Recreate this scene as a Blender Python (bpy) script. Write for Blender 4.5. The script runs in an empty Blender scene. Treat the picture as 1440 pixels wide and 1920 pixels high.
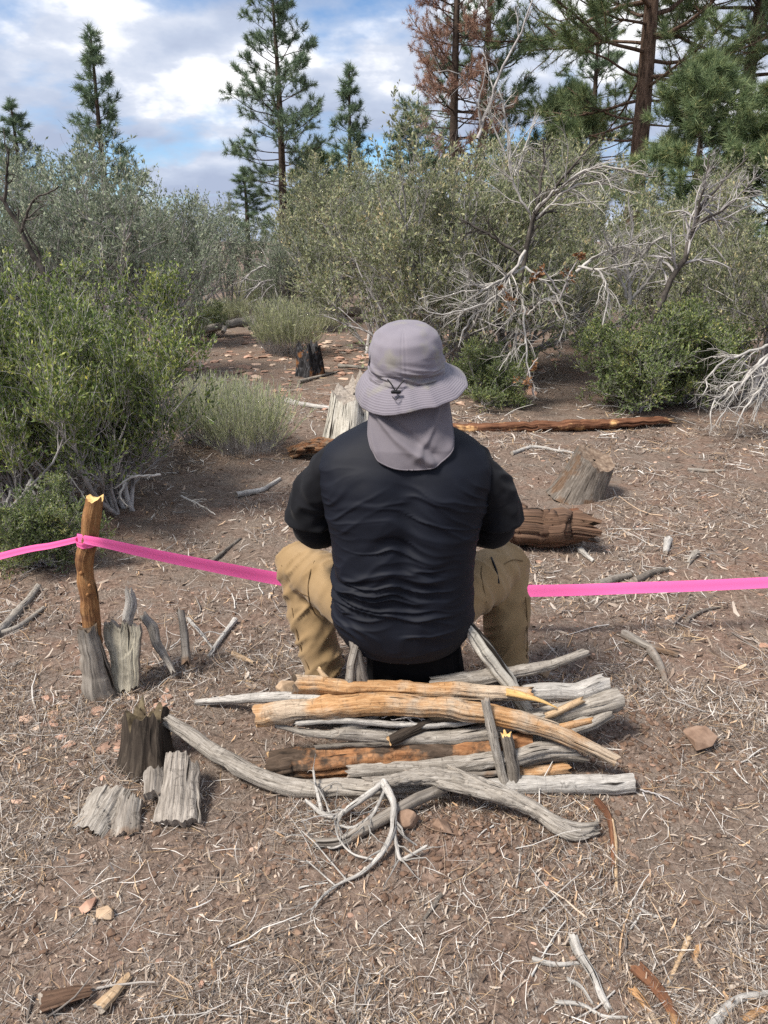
import bpy, math, random
import numpy as np
from mathutils import Vector, Matrix

R = math.radians
scene = bpy.context.scene
COL = scene.collection

# ------------------------------------------------------------------ camera
CAM_H = 1.55
PITCH = R(20.2)
cam_data = bpy.data.cameras.new('camera')
cam = bpy.data.objects.new('camera', cam_data)
COL.objects.link(cam)
cam.location = (0, 0, CAM_H)
cam.rotation_euler = (R(90) - PITCH, 0, 0)
cam_data.sensor_fit = 'VERTICAL'
cam_data.sensor_height = 36.0
cam_data.lens = 26.0
cam_data.clip_start = 0.05
cam_data.clip_end = 2000
scene.camera = cam

# ------------------------------------------------------------------ sky
SUN_EL, SUN_AZ = R(56), R(-118)          # azimuth from +Y towards +X
world = bpy.data.worlds.new('World')
scene.world = world
world.use_nodes = True
wn = world.node_tree
wn.nodes.clear()


def nd(nt, typ, **kw):
    n = nt.nodes.new(typ)
    for k, v in kw.items():
        if k.startswith('i_'):
            n.inputs[k[2:].replace('_', ' ')].default_value = v
        else:
            setattr(n, k, v)
    return n


def ramp(nt, stops, fac=None, interp='LINEAR'):
    n = nt.nodes.new('ShaderNodeValToRGB')
    cr = n.color_ramp
    cr.interpolation = interp
    while len(cr.elements) < len(stops):
        cr.elements.new(0.5)
    for e, (p, c) in zip(cr.elements, stops):
        e.position = p
        e.color = (c[0], c[1], c[2], 1) if hasattr(c, '__len__') else (c, c, c, 1)
    if fac is not None:
        nt.links.new(fac, n.inputs[0])
    return n


def mixc(nt, fac, a, b, blend='MIX'):
    n = nt.nodes.new('ShaderNodeMix')
    n.data_type = 'RGBA'
    n.blend_type = blend
    for sock, v in ((n.inputs[0], fac), (n.inputs[6], a), (n.inputs[7], b)):
        if isinstance(v, bpy.types.NodeSocket):
            nt.links.new(v, sock)
        elif hasattr(v, '__len__'):
            sock.default_value = (v[0], v[1], v[2], 1)
        else:
            sock.default_value = v
    return n.outputs[2]


def mth(nt, op, a, b=0.0, c=0.0):
    n = nt.nodes.new('ShaderNodeMath')
    n.operation = op
    for s, v in zip(n.inputs, (a, b, c)):
        if isinstance(v, bpy.types.NodeSocket):
            nt.links.new(v, s)
        else:
            s.default_value = v
    return n.outputs[0]


def build_world():
    nt = wn
    L = nt.links.new
    out = nd(nt, 'ShaderNodeOutputWorld')
    bg = nd(nt, 'ShaderNodeBackground')
    bg.inputs['Strength'].default_value = 0.10
    sky = nd(nt, 'ShaderNodeTexSky', sky_type='NISHITA', sun_disc=False)
    sky.sun_elevation = SUN_EL
    sky.sun_rotation = SUN_AZ
    sky.altitude = 1800
    sky.air_density = 1.0
    sky.dust_density = 0.6
    tc = nd(nt, 'ShaderNodeTexCoord')
    sep = nd(nt, 'ShaderNodeSeparateXYZ')
    L(tc.outputs['Generated'], sep.inputs[0])
    zc = mth(nt, 'ADD', mth(nt, 'MAXIMUM', sep.outputs[2], 0.0), 0.30)
    px = mth(nt, 'DIVIDE', sep.outputs[0], zc)
    py = mth(nt, 'DIVIDE', sep.outputs[1], zc)
    cmb = nd(nt, 'ShaderNodeCombineXYZ')
    L(px, cmb.inputs[0]); L(py, cmb.inputs[1])
    cmb.inputs[2].default_value = CLOUD_SEED
    n1 = nd(nt, 'ShaderNodeTexNoise', i_Scale=1.5, i_Detail=9.0, i_Roughness=0.55)
    n1.inputs['Distortion'].default_value = 0.1
    L(cmb.outputs[0], n1.inputs['Vector'])
    cover = ramp(nt, [(0.35, 0.0), (0.46, 1.0)], n1.outputs[0])
    n2 = nd(nt, 'ShaderNodeTexNoise', i_Scale=2.3, i_Detail=9.0, i_Roughness=0.52)
    n2.inputs['Distortion'].default_value = 0.05
    off = nd(nt, 'ShaderNodeVectorMath', operation='ADD')
    off.inputs[1].default_value = (4.1, 1.7, 3.0)
    L(cmb.outputs[0], off.inputs[0]); L(off.outputs[0], n2.inputs['Vector'])
    shade = ramp(nt, [(0.40, (1.0, 1.16, 1.54)), (0.49, (1.25, 1.42, 1.78)), (0.55, (1.6, 1.73, 2.02)), (0.61, (2.7, 2.7, 2.75))], n2.outputs[0])
    blue = nd(nt, 'ShaderNodeMix', data_type='RGBA', blend_type='MULTIPLY')
    blue.inputs[0].default_value = 1.0
    L(sky.outputs[0], blue.inputs[6]); blue.inputs[7].default_value = (0.24, 0.31, 0.36, 1)
    col = mixc(nt, cover.outputs[0], blue.outputs[2], shade.outputs[0])
    L(col, bg.inputs['Color'])
    L(bg.outputs[0], out.inputs[0])


CLOUD_SEED = 2.3
build_world()

sun_d = bpy.data.lights.new('sun', 'SUN')
sun_d.energy = 1.5
sun_d.angle = R(16)
sun_d.color = (1.0, 0.93, 0.83)
sun = bpy.data.objects.new('sun', sun_d)
COL.objects.link(sun)
sd = Vector((math.sin(SUN_AZ) * math.cos(SUN_EL), math.cos(SUN_AZ) * math.cos(SUN_EL), math.sin(SUN_EL)))
sun.rotation_euler = (-sd).to_track_quat('-Z', 'Y').to_euler()
sun.location = (0, 0, 30)

vs = scene.view_settings
vs.view_transform = 'Standard'
vs.look = 'None'
vs.gamma = 1.0
vs.exposure = 2.2
vs.use_curve_mapping = False
scene.cycles.use_denoising = False
scene.cycles.max_bounces = 5
scene.cycles.diffuse_bounces = 3
scene.cycles.glossy_bounces = 2
scene.cycles.transmission_bounces = 2
scene.cycles.transparent_max_bounces = 4

# ------------------------------------------------------------------ numeric helpers
rng = np.random.default_rng(11)


def _hash(ix, iy, iz):
    with np.errstate(over='ignore'):
        h = ix.astype(np.uint32) * np.uint32(374761393) + iy.astype(np.uint32) * np.uint32(668265263) + iz.astype(np.uint32) * np.uint32(2246822519)
        h = (h ^ (h >> np.uint32(13))) * np.uint32(1274126177)
        h = h ^ (h >> np.uint32(16))
    return h.astype(np.float64) / 4294967295.0


def vnoise(p):
    p = np.asarray(p, float)
    i = np.floor(p).astype(np.int64)
    f = p - i
    f = f * f * (3 - 2 * f)
    r = 0
    for dx in (0, 1):
        for dy in (0, 1):
            for dz in (0, 1):
                w = (f[..., 0] if dx else 1 - f[..., 0]) * (f[..., 1] if dy else 1 - f[..., 1]) * (f[..., 2] if dz else 1 - f[..., 2])
                r = r + w * _hash(i[..., 0] + dx, i[..., 1] + dy, i[..., 2] + dz)
    return r * 2 - 1


def fbm(p, octv=4, gain=0.5):
    p = np.asarray(p, float)
    a, s, r = 1.0, 0.0, 0
    for k in range(octv):
        r = r + a * vnoise(p * (2.03 ** k) + 17.3 * k)
        s += a
        a *= gain
    return r / s


def nrm(v):
    return v / np.maximum(np.linalg.norm(v, axis=-1, keepdims=True), 1e-9)


FPX = 26.0 / 36.0 * 1920
CP, SP = math.cos(PITCH), math.sin(PITCH)


def ray(px, py):
    x, v = (px - 720) / FPX, (960 - py) / FPX
    return np.array([x, CP + v * SP, -SP + v * CP])


def at(px, py, Y):
    """surveyed point: seen at photo pixel (px, py), standing Y metres out"""
    d = ray(px, py)
    p = d * (Y / d[1])
    return np.array([p[0], p[1], CAM_H + p[2]])


def onz(px, py, z=0.0):
    d = ray(px, py)
    k = (z - CAM_H) / d[2]
    return np.array([d[0] * k, d[1] * k, z])


def mpp(p):
    """metres per photo pixel at a point"""
    return (p[1] * CP + (CAM_H - p[2]) * SP) / FPX


def gz(x, y):
    x = np.asarray(x, float); y = np.asarray(y, float)
    p = np.stack([x, y, np.zeros_like(x)], -1)
    near = 0.028 * fbm(p * 1.1 + 3, 3) + 0.008 * fbm(p * 6 + 9, 2)
    z = near
    z = z + 0.05 * np.exp(-(((x - 0.17) / 0.30) ** 2 + ((y - 1.60) / 0.12) ** 2))
    z = z + 0.03 * np.exp(-(((x - 0.80) / 0.28) ** 2 + ((y - 2.05) / 0.20) ** 2))
    z = z - 0.03 * np.exp(-(((x - 0.08) / 0.22) ** 2 + ((y - 2.05) / 0.12) ** 2))
    far = np.clip((np.hypot(x, y) - 14) / 40, 0, 1)
    return z + far * 0.5 * fbm(p * 0.05 + 5, 2) + 0.10 * np.clip((np.hypot(x, y) - 5) / 30, 0, 1) * fbm(p * 0.25 + 1, 2)


class MB:
    def __init__(s):
        s.v, s.f, s.uv, s.m, s.n = [], [], [], [], 0

    def add(s, v, f, uv=None, mat=0):
        v = np.asarray(v, float).reshape(-1, 3)
        f = np.asarray(f, np.int64)
        s.v.append(v)
        s.f.append(f + s.n)
        s.m.append(np.full(len(f), mat))
        s.uv.append(np.zeros((len(v), 2)) if uv is None else np.asarray(uv, float).reshape(-1, 2))
        s.n += len(v)
        return s

    def mesh(s, name, mats, smooth=True):
        me = bpy.data.meshes.new(name)
        v = np.concatenate(s.v)
        uv = np.concatenate(s.uv)
        idx = np.concatenate([f.ravel() for f in s.f])
        tot = np.concatenate([np.full(len(f), f.shape[1]) for f in s.f])
        start = np.concatenate([[0], np.cumsum(tot)[:-1]])
        me.vertices.add(len(v)); me.vertices.foreach_set('co', v.ravel())
        me.loops.add(len(idx)); me.loops.foreach_set('vertex_index', idx.astype(np.int32))
        me.polygons.add(len(tot))
        me.polygons.foreach_set('loop_start', start.astype(np.int32))
        me.polygons.foreach_set('loop_total', tot.astype(np.int32))
        me.polygons.foreach_set('material_index', np.concatenate(s.m).astype(np.int32))
        me.polygons.foreach_set('use_smooth', np.full(len(tot), bool(smooth)))
        ul = me.uv_layers.new(name='UVMap')
        ul.data.foreach_set('uv', uv[idx].ravel())
        for m in (mats if isinstance(mats, (list, tuple)) else [mats]):
            me.materials.append(m)
        me.update(calc_edges=True)
        me.validate()
        return me

    def obj(s, name, mats, parent=None, smooth=True):
        return link(name, s.mesh(name, mats, smooth), parent)


def link(name, me, parent=None):
    o = bpy.data.objects.new(name, me)
    COL.objects.link(o)
    if parent is not None:
        o.parent = parent
    return o


def tag(o, label=None, cat=None, group=None, kind=None):
    for k, v in (('label', label), ('category', cat), ('group', group), ('kind', kind)):
        if v:
            o[k] = v
    return o


def empty(name, loc=(0, 0, 0)):
    o = bpy.data.objects.new(name, None)
    o.empty_display_size = 0.1
    o.location = loc
    COL.objects.link(o)
    return o


def grid_faces(nr, nc, closed):
    i = np.arange(nr - 1)[:, None]
    j = np.arange(nc if closed else nc - 1)[None, :]
    j2 = (j + 1) % nc
    return np.stack([i * nc + j, i * nc + j2, (i + 1) * nc + j2, (i + 1) * nc + j], -1).reshape(-1, 4)


def resample(pts, rad, n):
    """Catmull-Rom through the given points"""
    P = np.asarray(pts, float); r = np.asarray(rad, float)
    if len(P) == 2:
        t = np.linspace(0, 1, n)[:, None]
        return P[0] * (1 - t) + P[1] * t, r[0] * (1 - t[:, 0]) + r[1] * t[:, 0]
    E = np.vstack([2 * P[0] - P[1], P, 2 * P[-1] - P[-2]])
    seg = np.linalg.norm(np.diff(P, axis=0), axis=1)
    cum = np.concatenate([[0], np.cumsum(seg)])
    s = np.linspace(0, cum[-1], n)
    k = np.clip(np.searchsorted(cum, s, side='right') - 1, 0, len(P) - 2)
    t = ((s - cum[k]) / seg[k])[:, None]
    a, b, c, d = E[k], E[k + 1], E[k + 2], E[k + 3]
    out = 0.5 * (2 * b + (c - a) * t + (2 * a - 5 * b + 4 * c - d) * t ** 2 + (3 * b - a - 3 * c + d) * t ** 3)
    return out, np.interp(s, cum, r)


def frames(P):
    T = np.gradient(P, axis=0)
    T = nrm(T)
    ref = np.array([0, 0, 1.0]) if abs(T[0, 2]) < 0.9 else np.array([1.0, 0, 0])
    n = nrm(np.cross(T[0], ref))
    Ns = [n]
    for i in range(1, len(P)):
        n = n - T[i] * n.dot(T[i])
        n = n / max(np.linalg.norm(n), 1e-9)
        Ns.append(n)
    N = np.array(Ns)
    return T, N, np.cross(T, N)


def log(mb, pts, rad, k=20, step=0.009, rough=0.15, crack=0.28, cfreq=5.0, lump=0.12, seed=0.0, jag=0.02, flat=1.0, capmat=1, mat=0, ends=(1, 1), twist=0.0, wob=.22, knots=5):
    """a weathered stick: lumpy, lengthwise grooves, ragged ends"""
    P0 = np.asarray(pts, float)
    k = int(k * (1.6 if k > 13 else 1))
    Ltot = np.linalg.norm(np.diff(P0, axis=0), axis=1).sum()
    n = int(np.clip(Ltot / step, 8, 120))
    P, r = resample(pts, rad, n)
    if wob:
        q0 = np.linspace(0, Ltot, n)
        for ax_ in range(3):
            P[:, ax_] += wob * r * fbm(np.stack([q0 * 14, np.full(n, seed + ax_ * 9.), np.zeros(n)], -1), 3)
        r = r * (1 + .05 * vnoise(np.stack([q0 * 22, np.full(n, seed * 2.), np.ones(n)], -1)))
    T, N, B = frames(P)
    s = np.concatenate([[0], np.cumsum(np.linalg.norm(np.diff(P, axis=0), axis=1))])
    th = np.linspace(0, 2 * np.pi, k, endpoint=False)
    TH = th[None, :] + twist * s[:, None]
    S = np.repeat(s[:, None], k, 1)
    q = np.stack([np.cos(TH) * cfreq * 0.5, np.sin(TH) * cfreq * 0.5, S * 2.5 + seed * 7.1], -1)
    g = fbm(q * 1.6 + seed, 3)
    cr = np.clip(1 - np.abs(vnoise(q * np.array([2.2, 2.2, 0.8]) + seed * 3 + 40)) * 7, 0, 1)
    lp = fbm(np.stack([np.cos(TH) * 0.8, np.sin(TH) * 0.8, S * 9 + seed * 5], -1), 2)
    rr = r[:, None] * (1 + rough * g - crack * cr + lump * lp)
    kr = np.random.default_rng(int(seed * 97) + 5)
    for _ in range(knots):
        ks, kt, kw = kr.random() * s[-1], kr.random() * 6.283, (.5 + kr.random() * .5)
        dth = np.abs((TH - kt + np.pi) % (2 * np.pi) - np.pi)
        dk = ((S - ks) / (r[:, None] * .75 * kw)) ** 2 + (dth / (.55 * kw)) ** 2
        rr = rr * (1 + .34 * kw * np.exp(-dk) - .30 * kw * np.exp(-dk * 7))
    cx = np.cos(th)[None, :] * rr
    cy = np.sin(th)[None, :] * rr * flat
    V = P[:, None, :] + N[:, None, :] * cx[..., None] + B[:, None, :] * cy[..., None]
    # ragged ends
    for e, idx, sg in ((ends[0], 0, -1), (ends[1], -1, 1)):
        if e:
            off = jag * (0.5 + vnoise(np.stack([np.cos(th) * 2.5, np.sin(th) * 2.5, np.full(k, seed * 3.3 + idx)], -1)))
            V[idx] += T[idx] * (sg * off)[:, None]
    uv = np.stack([np.repeat(th[None, :] / (2 * np.pi), n, 0) * 2 * np.pi * max(np.mean(r), .004), S + seed * 1.37], -1)
    f = grid_faces(n, k, True)
    base = mb.n
    mb.add(V, f[:, ::-1], uv, mat)
    for idx, fl in ((0, False), (n - 1, True)):
        c = V[idx].mean(0)
        inner = c + (V[idx] - c) * 0.55 - T[idx] * (0.25 * r[idx] * (1 if fl else -1)) * 0.35
        vv = np.vstack([V[idx], inner, c[None]])
        a = np.arange(k); b2 = (a + 1) % k
        q4 = np.stack([a, b2, b2 + k, a + k], -1)
        t3 = np.stack([a + k, b2 + k, np.full(k, 2 * k)], -1)
        if fl:
            q4 = q4; t3 = t3
        else:
            q4 = q4[:, ::-1]; t3 = t3[:, ::-1]
        cuv = np.stack([(vv - c) @ N[idx], (vv - c) @ B[idx]], -1)
        mb.add(vv, q4, cuv, capmat)
        mb.n -= len(vv); mb.v.pop(); mb.uv.pop()
        mb.add(vv, t3, cuv, capmat)
    return mb


def tubes(mb, pts, rad, k=3, mat=0):
    """many thin tubes at once: pts (M,n,3), rad (M,n)"""
    M, n, _ = pts.shape
    if M == 0:
        return mb
    T = nrm(np.gradient(pts, axis=1))
    ref = np.where(np.abs(T[:, :1, 2:3]) < 0.85, np.array([0, 0, 1.0]), np.array([1.0, 0, 0]))
    A = nrm(np.cross(T, np.broadcast_to(ref, T.shape)))
    B = np.cross(T, A)
    th = np.arange(k) * 2 * np.pi / k
    V = pts[:, :, None, :] + rad[:, :, None, None] * (A[:, :, None, :] * np.cos(th)[None, None, :, None] + B[:, :, None, :] * np.sin(th)[None, None, :, None])
    f = grid_faces(n, k, True)[None] + (np.arange(M) * n * k)[:, None, None]
    s = np.concatenate([np.zeros((M, 1)), np.cumsum(np.linalg.norm(np.diff(pts, axis=1), axis=2), 1)], 1)
    uv = np.stack([np.broadcast_to(th[None, None, :] * 0.01, V.shape[:3]), np.broadcast_to((s + np.arange(M)[:, None] * .37)[:, :, None], V.shape[:3])], -1)
    return mb.add(V, f.reshape(-1, 4), uv, mat)


def walk(start, d, length, n, wander, trop, rg):
    M = len(start)
    out = np.zeros((M, n, 3))
    out[:, 0] = start
    d = nrm(d)
    st = np.asarray(length).reshape(-1, 1) / (n - 1)
    for i in range(1, n):
        d = nrm(d + wander * rg.normal(size=(M, 3)) + trop)
        out[:, i] = out[:, i - 1] + d * st
    return out


def spawn(pts, rad, per, t0, t1, ang, rg, spread=0.25):
    """children leaving the given polylines"""
    M, n, _ = pts.shape
    per_arr = np.full(M, per) if np.isscalar(per) else per
    idx = np.repeat(np.arange(M), per_arr)
    K = len(idx)
    t = t0 + (t1 - t0) * rg.random(K)
    fpos = t * (n - 1)
    i = np.clip(fpos.astype(int), 0, n - 2)
    fr = (fpos - i)[:, None]
    p = pts[idx, i] * (1 - fr) + pts[idx, i + 1] * fr
    r = rad[idx, i] * (1 - fr[:, 0]) + rad[idx, i + 1] * fr[:, 0]
    T = nrm(pts[idx, i + 1] - pts[idx, i])
    rv = nrm(np.cross(T, rg.normal(size=(K, 3))))
    a = (ang + spread * rg.normal(size=K))[:, None]
    return p, nrm(T * np.cos(a) + rv * np.sin(a)), r, t, idx


def leaves(mb, base, d, ln, wd, rg, fold=0.25, mat=0):
    """leaf blades: pointed, folded along the midrib; two quads each"""
    K = len(base)
    d = nrm(d)
    side = nrm(np.cross(d, rg.normal(size=(K, 3))))
    up = np.cross(side, d)
    ln = ln[:, None]; wd = wd[:, None]
    tip = base + d * ln + up * ln * 0.12
    mid = base + d * ln * 0.5
    a = mid + side * wd * 0.5 + up * wd * fold
    b = mid - side * wd * 0.5 + up * wd * fold
    V = np.stack([base, a, tip, b], 1)
    o = (np.arange(K) * 4)[:, None]
    f = np.concatenate([o + np.array([[0, 1, 2]]), o + np.array([[0, 2, 3]])], 0)
    return mb.add(V, f, None, mat)


def needles(mb, base, d, ln, wd, rg, mat=0):
    K = len(base)
    d = nrm(d)
    side = nrm(np.cross(d, rg.normal(size=(K, 3)))) * wd[:, None] * 0.5
    V = np.stack([base + side, base - side, base + d * ln[:, None]], 1)
    return mb.add(V, np.arange(K * 3).reshape(-1, 3), None, mat)


# ------------------------------------------------------------------ materials
def new_mat(name):
    m = bpy.data.materials.new(name)
    m.use_nodes = True
    nt = m.node_tree
    b = nt.nodes['Principled BSDF']
    return m, nt, b


def bump(nt, b, height, strength, dist):
    n = nd(nt, 'ShaderNodeBump')
    n.inputs['Strength'].default_value = strength
    n.inputs['Distance'].default_value = dist
    nt.links.new(height, n.inputs['Height'])
    nt.links.new(n.outputs[0], b.inputs['Normal'])


def mat_wood(name, cols, patch=None, pscale=6.0, gu=210, gv=20, rough=0.85, dark=(0.018, 0.014, 0.011), darkpos=0.36, bstr=0.8, pthr=(0.45, 0.6)):
    """grain runs along the stick (uv in metres); patches of another colour where bark or sapwood is left"""
    m, nt, b = new_mat(name)
    L = nt.links.new
    uv = nd(nt, 'ShaderNodeUVMap')
    mp = nd(nt, 'ShaderNodeMapping'); mp.inputs['Scale'].default_value = (gu, gv, 1)
    L(uv.outputs[0], mp.inputs[0])
    n = nd(nt, 'ShaderNodeTexNoise', i_Scale=1.0, i_Detail=6.0, i_Roughness=0.65)
    n.inputs['Distortion'].default_value = 0.6
    L(mp.outputs[0], n.inputs['Vector'])
    tcn = nd(nt, 'ShaderNodeTexCoord')
    np_ = nd(nt, 'ShaderNodeTexNoise', i_Scale=pscale, i_Detail=5.0, i_Roughness=0.6)
    L(tcn.outputs['Object'], np_.inputs['Vector'])
    c = ramp(nt, [(0.28, cols[0]), (0.5, cols[1]), (0.72, cols[2])], n.outputs[0])
    col = c.outputs[0]
    if patch:
        c2 = ramp(nt, [(0.3, patch[0]), (0.5, patch[1]), (0.7, patch[2])], n.outputs[0])
        k = ramp(nt, [(pthr[0], 0.0), (pthr[1], 1.0)], np_.outputs[0])
        col = mixc(nt, k.outputs[0], col, c2.outputs[0])
    mp2 = nd(nt, 'ShaderNodeMapping'); mp2.inputs['Scale'].default_value = (gu * 0.55, gv * 0.35, 1)
    L(uv.outputs[0], mp2.inputs[0])
    cr = nd(nt, 'ShaderNodeTexNoise', i_Scale=1.0, i_Detail=3.0, i_Roughness=0.5)
    L(mp2.outputs[0], cr.inputs['Vector'])
    k2 = ramp(nt, [(darkpos - 0.06, 1.0), (darkpos, 0.0)], cr.outputs[0])
    col = mixc(nt, k2.outputs[0], col, dark)
    mp3 = nd(nt, 'ShaderNodeMapping'); mp3.inputs['Scale'].default_value = (9, 26, 1)
    L(uv.outputs[0], mp3.inputs[0])
    ck = nd(nt, 'ShaderNodeTexVoronoi', feature='DISTANCE_TO_EDGE'); ck.inputs['Scale'].default_value = 1.0
    L(mp3.outputs[0], ck.inputs['Vector'])
    k3 = mth(nt, 'MULTIPLY', ramp(nt, [(0.0, 1.0), (0.05, 0.0)], ck.outputs[0]).outputs[0], ramp(nt, [(0.47, 0.0), (0.62, .55)], cr.outputs[0]).outputs[0])
    col = mixc(nt, k3, col, dark)
    big = ramp(nt, [(0.3, 0.72), (0.7, 1.15)], np_.outputs[0])
    col = mixc(nt, 1.0, col, big.outputs[0], 'MULTIPLY')
    L(col, b.inputs['Base Color'])
    b.inputs['Roughness'].default_value = rough
    b.inputs['Specular IOR Level'].default_value = 0.2
    h = mth(nt, 'SUBTRACT', n.outputs[0], mth(nt, 'MULTIPLY', k2.outputs[0], 0.8))
    bump(nt, b, h, bstr, 0.006)
    return m


def mat_simple(name, stops, scale=20, detail=5, rough=0.9, bstr=0.4, bdist=0.005, coord='Object', stretch=(1, 1, 1), spec=0.2):
    m, nt, b = new_mat(name)
    L = nt.links.new
    tcn = nd(nt, 'ShaderNodeTexCoord')
    mp = nd(nt, 'ShaderNodeMapping'); mp.inputs['Scale'].default_value = stretch
    L(tcn.outputs[coord], mp.inputs[0])
    n = nd(nt, 'ShaderNodeTexNoise', i_Scale=scale, i_Detail=detail, i_Roughness=0.65)
    L(mp.outputs[0], n.inputs['Vector'])
    c = ramp(nt, stops, n.outputs[0])
    L(c.outputs[0], b.inputs['Base Color'])
    b.inputs['Roughness'].default_value = rough
    b.inputs['Specular IOR Level'].default_value = spec
    if bstr:
        bump(nt, b, n.outputs[0], bstr, bdist)
    return m


def mat_leaf(name, stops, transl=0.25, rough=0.6):
    m, nt, b = new_mat(name)
    L = nt.links.new
    g = nd(nt, 'ShaderNodeNewGeometry')
    tcn = nd(nt, 'ShaderNodeTexCoord')
    n = nd(nt, 'ShaderNodeTexNoise', i_Scale=2.2, i_Detail=2.0)
    L(tcn.outputs['Object'], n.inputs['Vector'])
    f = mth(nt, 'ADD', mth(nt, 'MULTIPLY', g.outputs['Random Per Island'], 0.7), mth(nt, 'MULTIPLY_ADD', n.outputs[0], 0.9, -0.3))
    c = ramp(nt, stops, f)
    L(c.outputs[0], b.inputs['Base Color'])
    b.inputs['Roughness'].default_value = rough
    b.inputs['Specular IOR Level'].default_value = 0.3
    if transl:
        t = nd(nt, 'ShaderNodeBsdfTranslucent')
        L(c.outputs[0], t.inputs[0])
        mx = nd(nt, 'ShaderNodeMixShader'); mx.inputs[0].default_value = transl
        L(b.outputs[0], mx.inputs[1]); L(t.outputs[0], mx.inputs[2])
        L(mx.outputs[0], nt.nodes['Material Output'].inputs[0])
    return m


def mat_island(name, stops, rough=0.85, interp='LINEAR'):
    m, nt, b = new_mat(name)
    g = nd(nt, 'ShaderNodeNewGeometry')
    c = ramp(nt, stops, g.outputs['Random Per Island'], interp)
    nt.links.new(c.outputs[0], b.inputs['Base Color'])
    b.inputs['Roughness'].default_value = rough
    b.inputs['Specular IOR Level'].default_value = 0.25
    return m


M = {}
M['grey_wood'] = mat_wood('grey_wood', [(0.143, 0.124, 0.106), (0.294, 0.265, 0.231), (0.470, 0.437, 0.395)])
M['pale_wood'] = mat_wood('pale_wood', [(0.227, 0.210, 0.189), (0.403, 0.382, 0.357), (0.571, 0.546, 0.512)])
M['white_wood'] = mat_wood('white_wood', [(0.238, 0.221, 0.187), (0.468, 0.442, 0.391), (0.637, 0.612, 0.561)], darkpos=0.45, gu=90, gv=6)
M['orange_wood'] = mat_wood('orange_wood', [(0.297, 0.142, 0.057), (0.468, 0.267, 0.127), (0.594, 0.396, 0.221)], [(0.243, 0.185, 0.135), (0.396, 0.314, 0.234), (0.522, 0.430, 0.328)], pthr=(0.44, 0.58))
M['stake_wood'] = mat_wood('stake_wood', [(0.15, 0.062, 0.024), (0.30, 0.15, 0.062), (0.44, 0.27, 0.13)], [(0.07, 0.034, 0.018), (0.15, 0.07, 0.033), (0.22, 0.115, 0.06)], pscale=14, pthr=(0.47, 0.62), gu=130, gv=14)
M['bark_log'] = mat_wood('bark_log', [(0.14, 0.055, 0.024), (0.32, 0.155, 0.07), (0.42, 0.23, 0.12)], [(0.025, 0.018, 0.013), (0.065, 0.045, 0.032), (0.11, 0.08, 0.06)], pscale=7, pthr=(0.44, 0.52), gu=80, gv=22, bstr=0.9)
M['brown_wood'] = mat_wood('brown_wood', [(0.045, 0.026, 0.018), (0.13, 0.078, 0.052), (0.22, 0.14, 0.095)], gu=120, gv=7, bstr=0.9)
M['red_wood'] = mat_wood('red_wood', [(0.05, 0.022, 0.013), (0.14, 0.062, 0.034), (0.26, 0.13, 0.07)], [(0.25, 0.12, 0.05), (0.42, 0.25, 0.11), (0.55, 0.36, 0.2)], pthr=(0.6, 0.68), gu=90, gv=5)
M['dark_wood'] = mat_wood('dark_wood', [(0.012, 0.009, 0.007), (0.042, 0.032, 0.025), (0.10, 0.08, 0.062)], gu=90, gv=10, bstr=1.0)
M['char_wood'] = mat_wood('char_wood', [(0.006, 0.006, 0.007), (0.025, 0.024, 0.026), (0.16, 0.16, 0.17)], [(0.10, 0.04, 0.015), (0.2, 0.09, 0.035), (0.3, 0.15, 0.07)], pthr=(0.55, 0.62), gu=60, gv=16)
M['stump_wood'] = mat_wood('stump_wood', [(0.090, 0.077, 0.065), (0.234, 0.207, 0.180), (0.378, 0.351, 0.315)], [(0.081, 0.050, 0.032), (0.162, 0.108, 0.072), (0.270, 0.198, 0.144)], pscale=5, pthr=(0.52, 0.62), gu=90, gv=6)
M['cut_orange'] = mat_simple('cut_orange', [(0.3, (0.36, 0.2, 0.09)), (0.6, (0.58, 0.4, 0.22)), (0.8, (0.68, 0.52, 0.33))], 60)
M['cut_grey'] = mat_simple('cut_grey', [(0.3, (0.12, 0.10, 0.085)), (0.6, (0.32, 0.28, 0.24)), (0.8, (0.48, 0.43, 0.37))], 60)
M['cut_yellow'] = mat_simple('cut_yellow', [(0.3, (0.5, 0.30, 0.11)), (0.6, (0.68, 0.47, 0.21)), (0.8, (0.78, 0.6, 0.34))], 50)
M['cut_dark'] = mat_simple('cut_dark', [(0.35, (0.035, 0.024, 0.017)), (0.6, (0.10, 0.075, 0.055)), (0.8, (0.2, 0.16, 0.12))], 50)
M['bark_pine'] = mat_simple('bark_pine', [(0.35, (0.035, 0.024, 0.018)), (0.5, (0.115, 0.075, 0.055)), (0.7, (0.21, 0.145, 0.11))], 9, 6, stretch=(1.6, 1.6, 0.4), bstr=0.9, bdist=0.04)
M['bark_far'] = mat_simple('bark_far', [(0.35, (0.03, 0.022, 0.018)), (0.6, (0.09, 0.065, 0.05))], 9)
M['twig_dark'] = mat_simple('twig_dark', [(0.35, (0.03, 0.026, 0.023)), (0.6, (0.10, 0.088, 0.078)), (0.8, (0.19, 0.175, 0.16))], 14, bstr=0)
M['twig_grey'] = mat_simple('twig_grey', [(0.3, (0.169, 0.156, 0.150)), (0.55, (0.390, 0.370, 0.364)), (0.8, (0.598, 0.585, 0.572))], 9, bstr=0)
M['twig_white'] = mat_simple('twig_white', [(0.3, (0.198, 0.184, 0.171)), (0.55, (0.414, 0.396, 0.373)), (0.8, (0.576, 0.558, 0.531))], 9, bstr=0)
M['leaf_green'] = mat_leaf('leaf_green', [(0.1, (0.054, 0.091, 0.028)), (0.45, (0.149, 0.206, 0.056)), (0.75, (0.278, 0.331, 0.093)), (0.97, (0.486, 0.474, 0.140)), (1.0, (0.656, 0.568, 0.068))])
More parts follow.
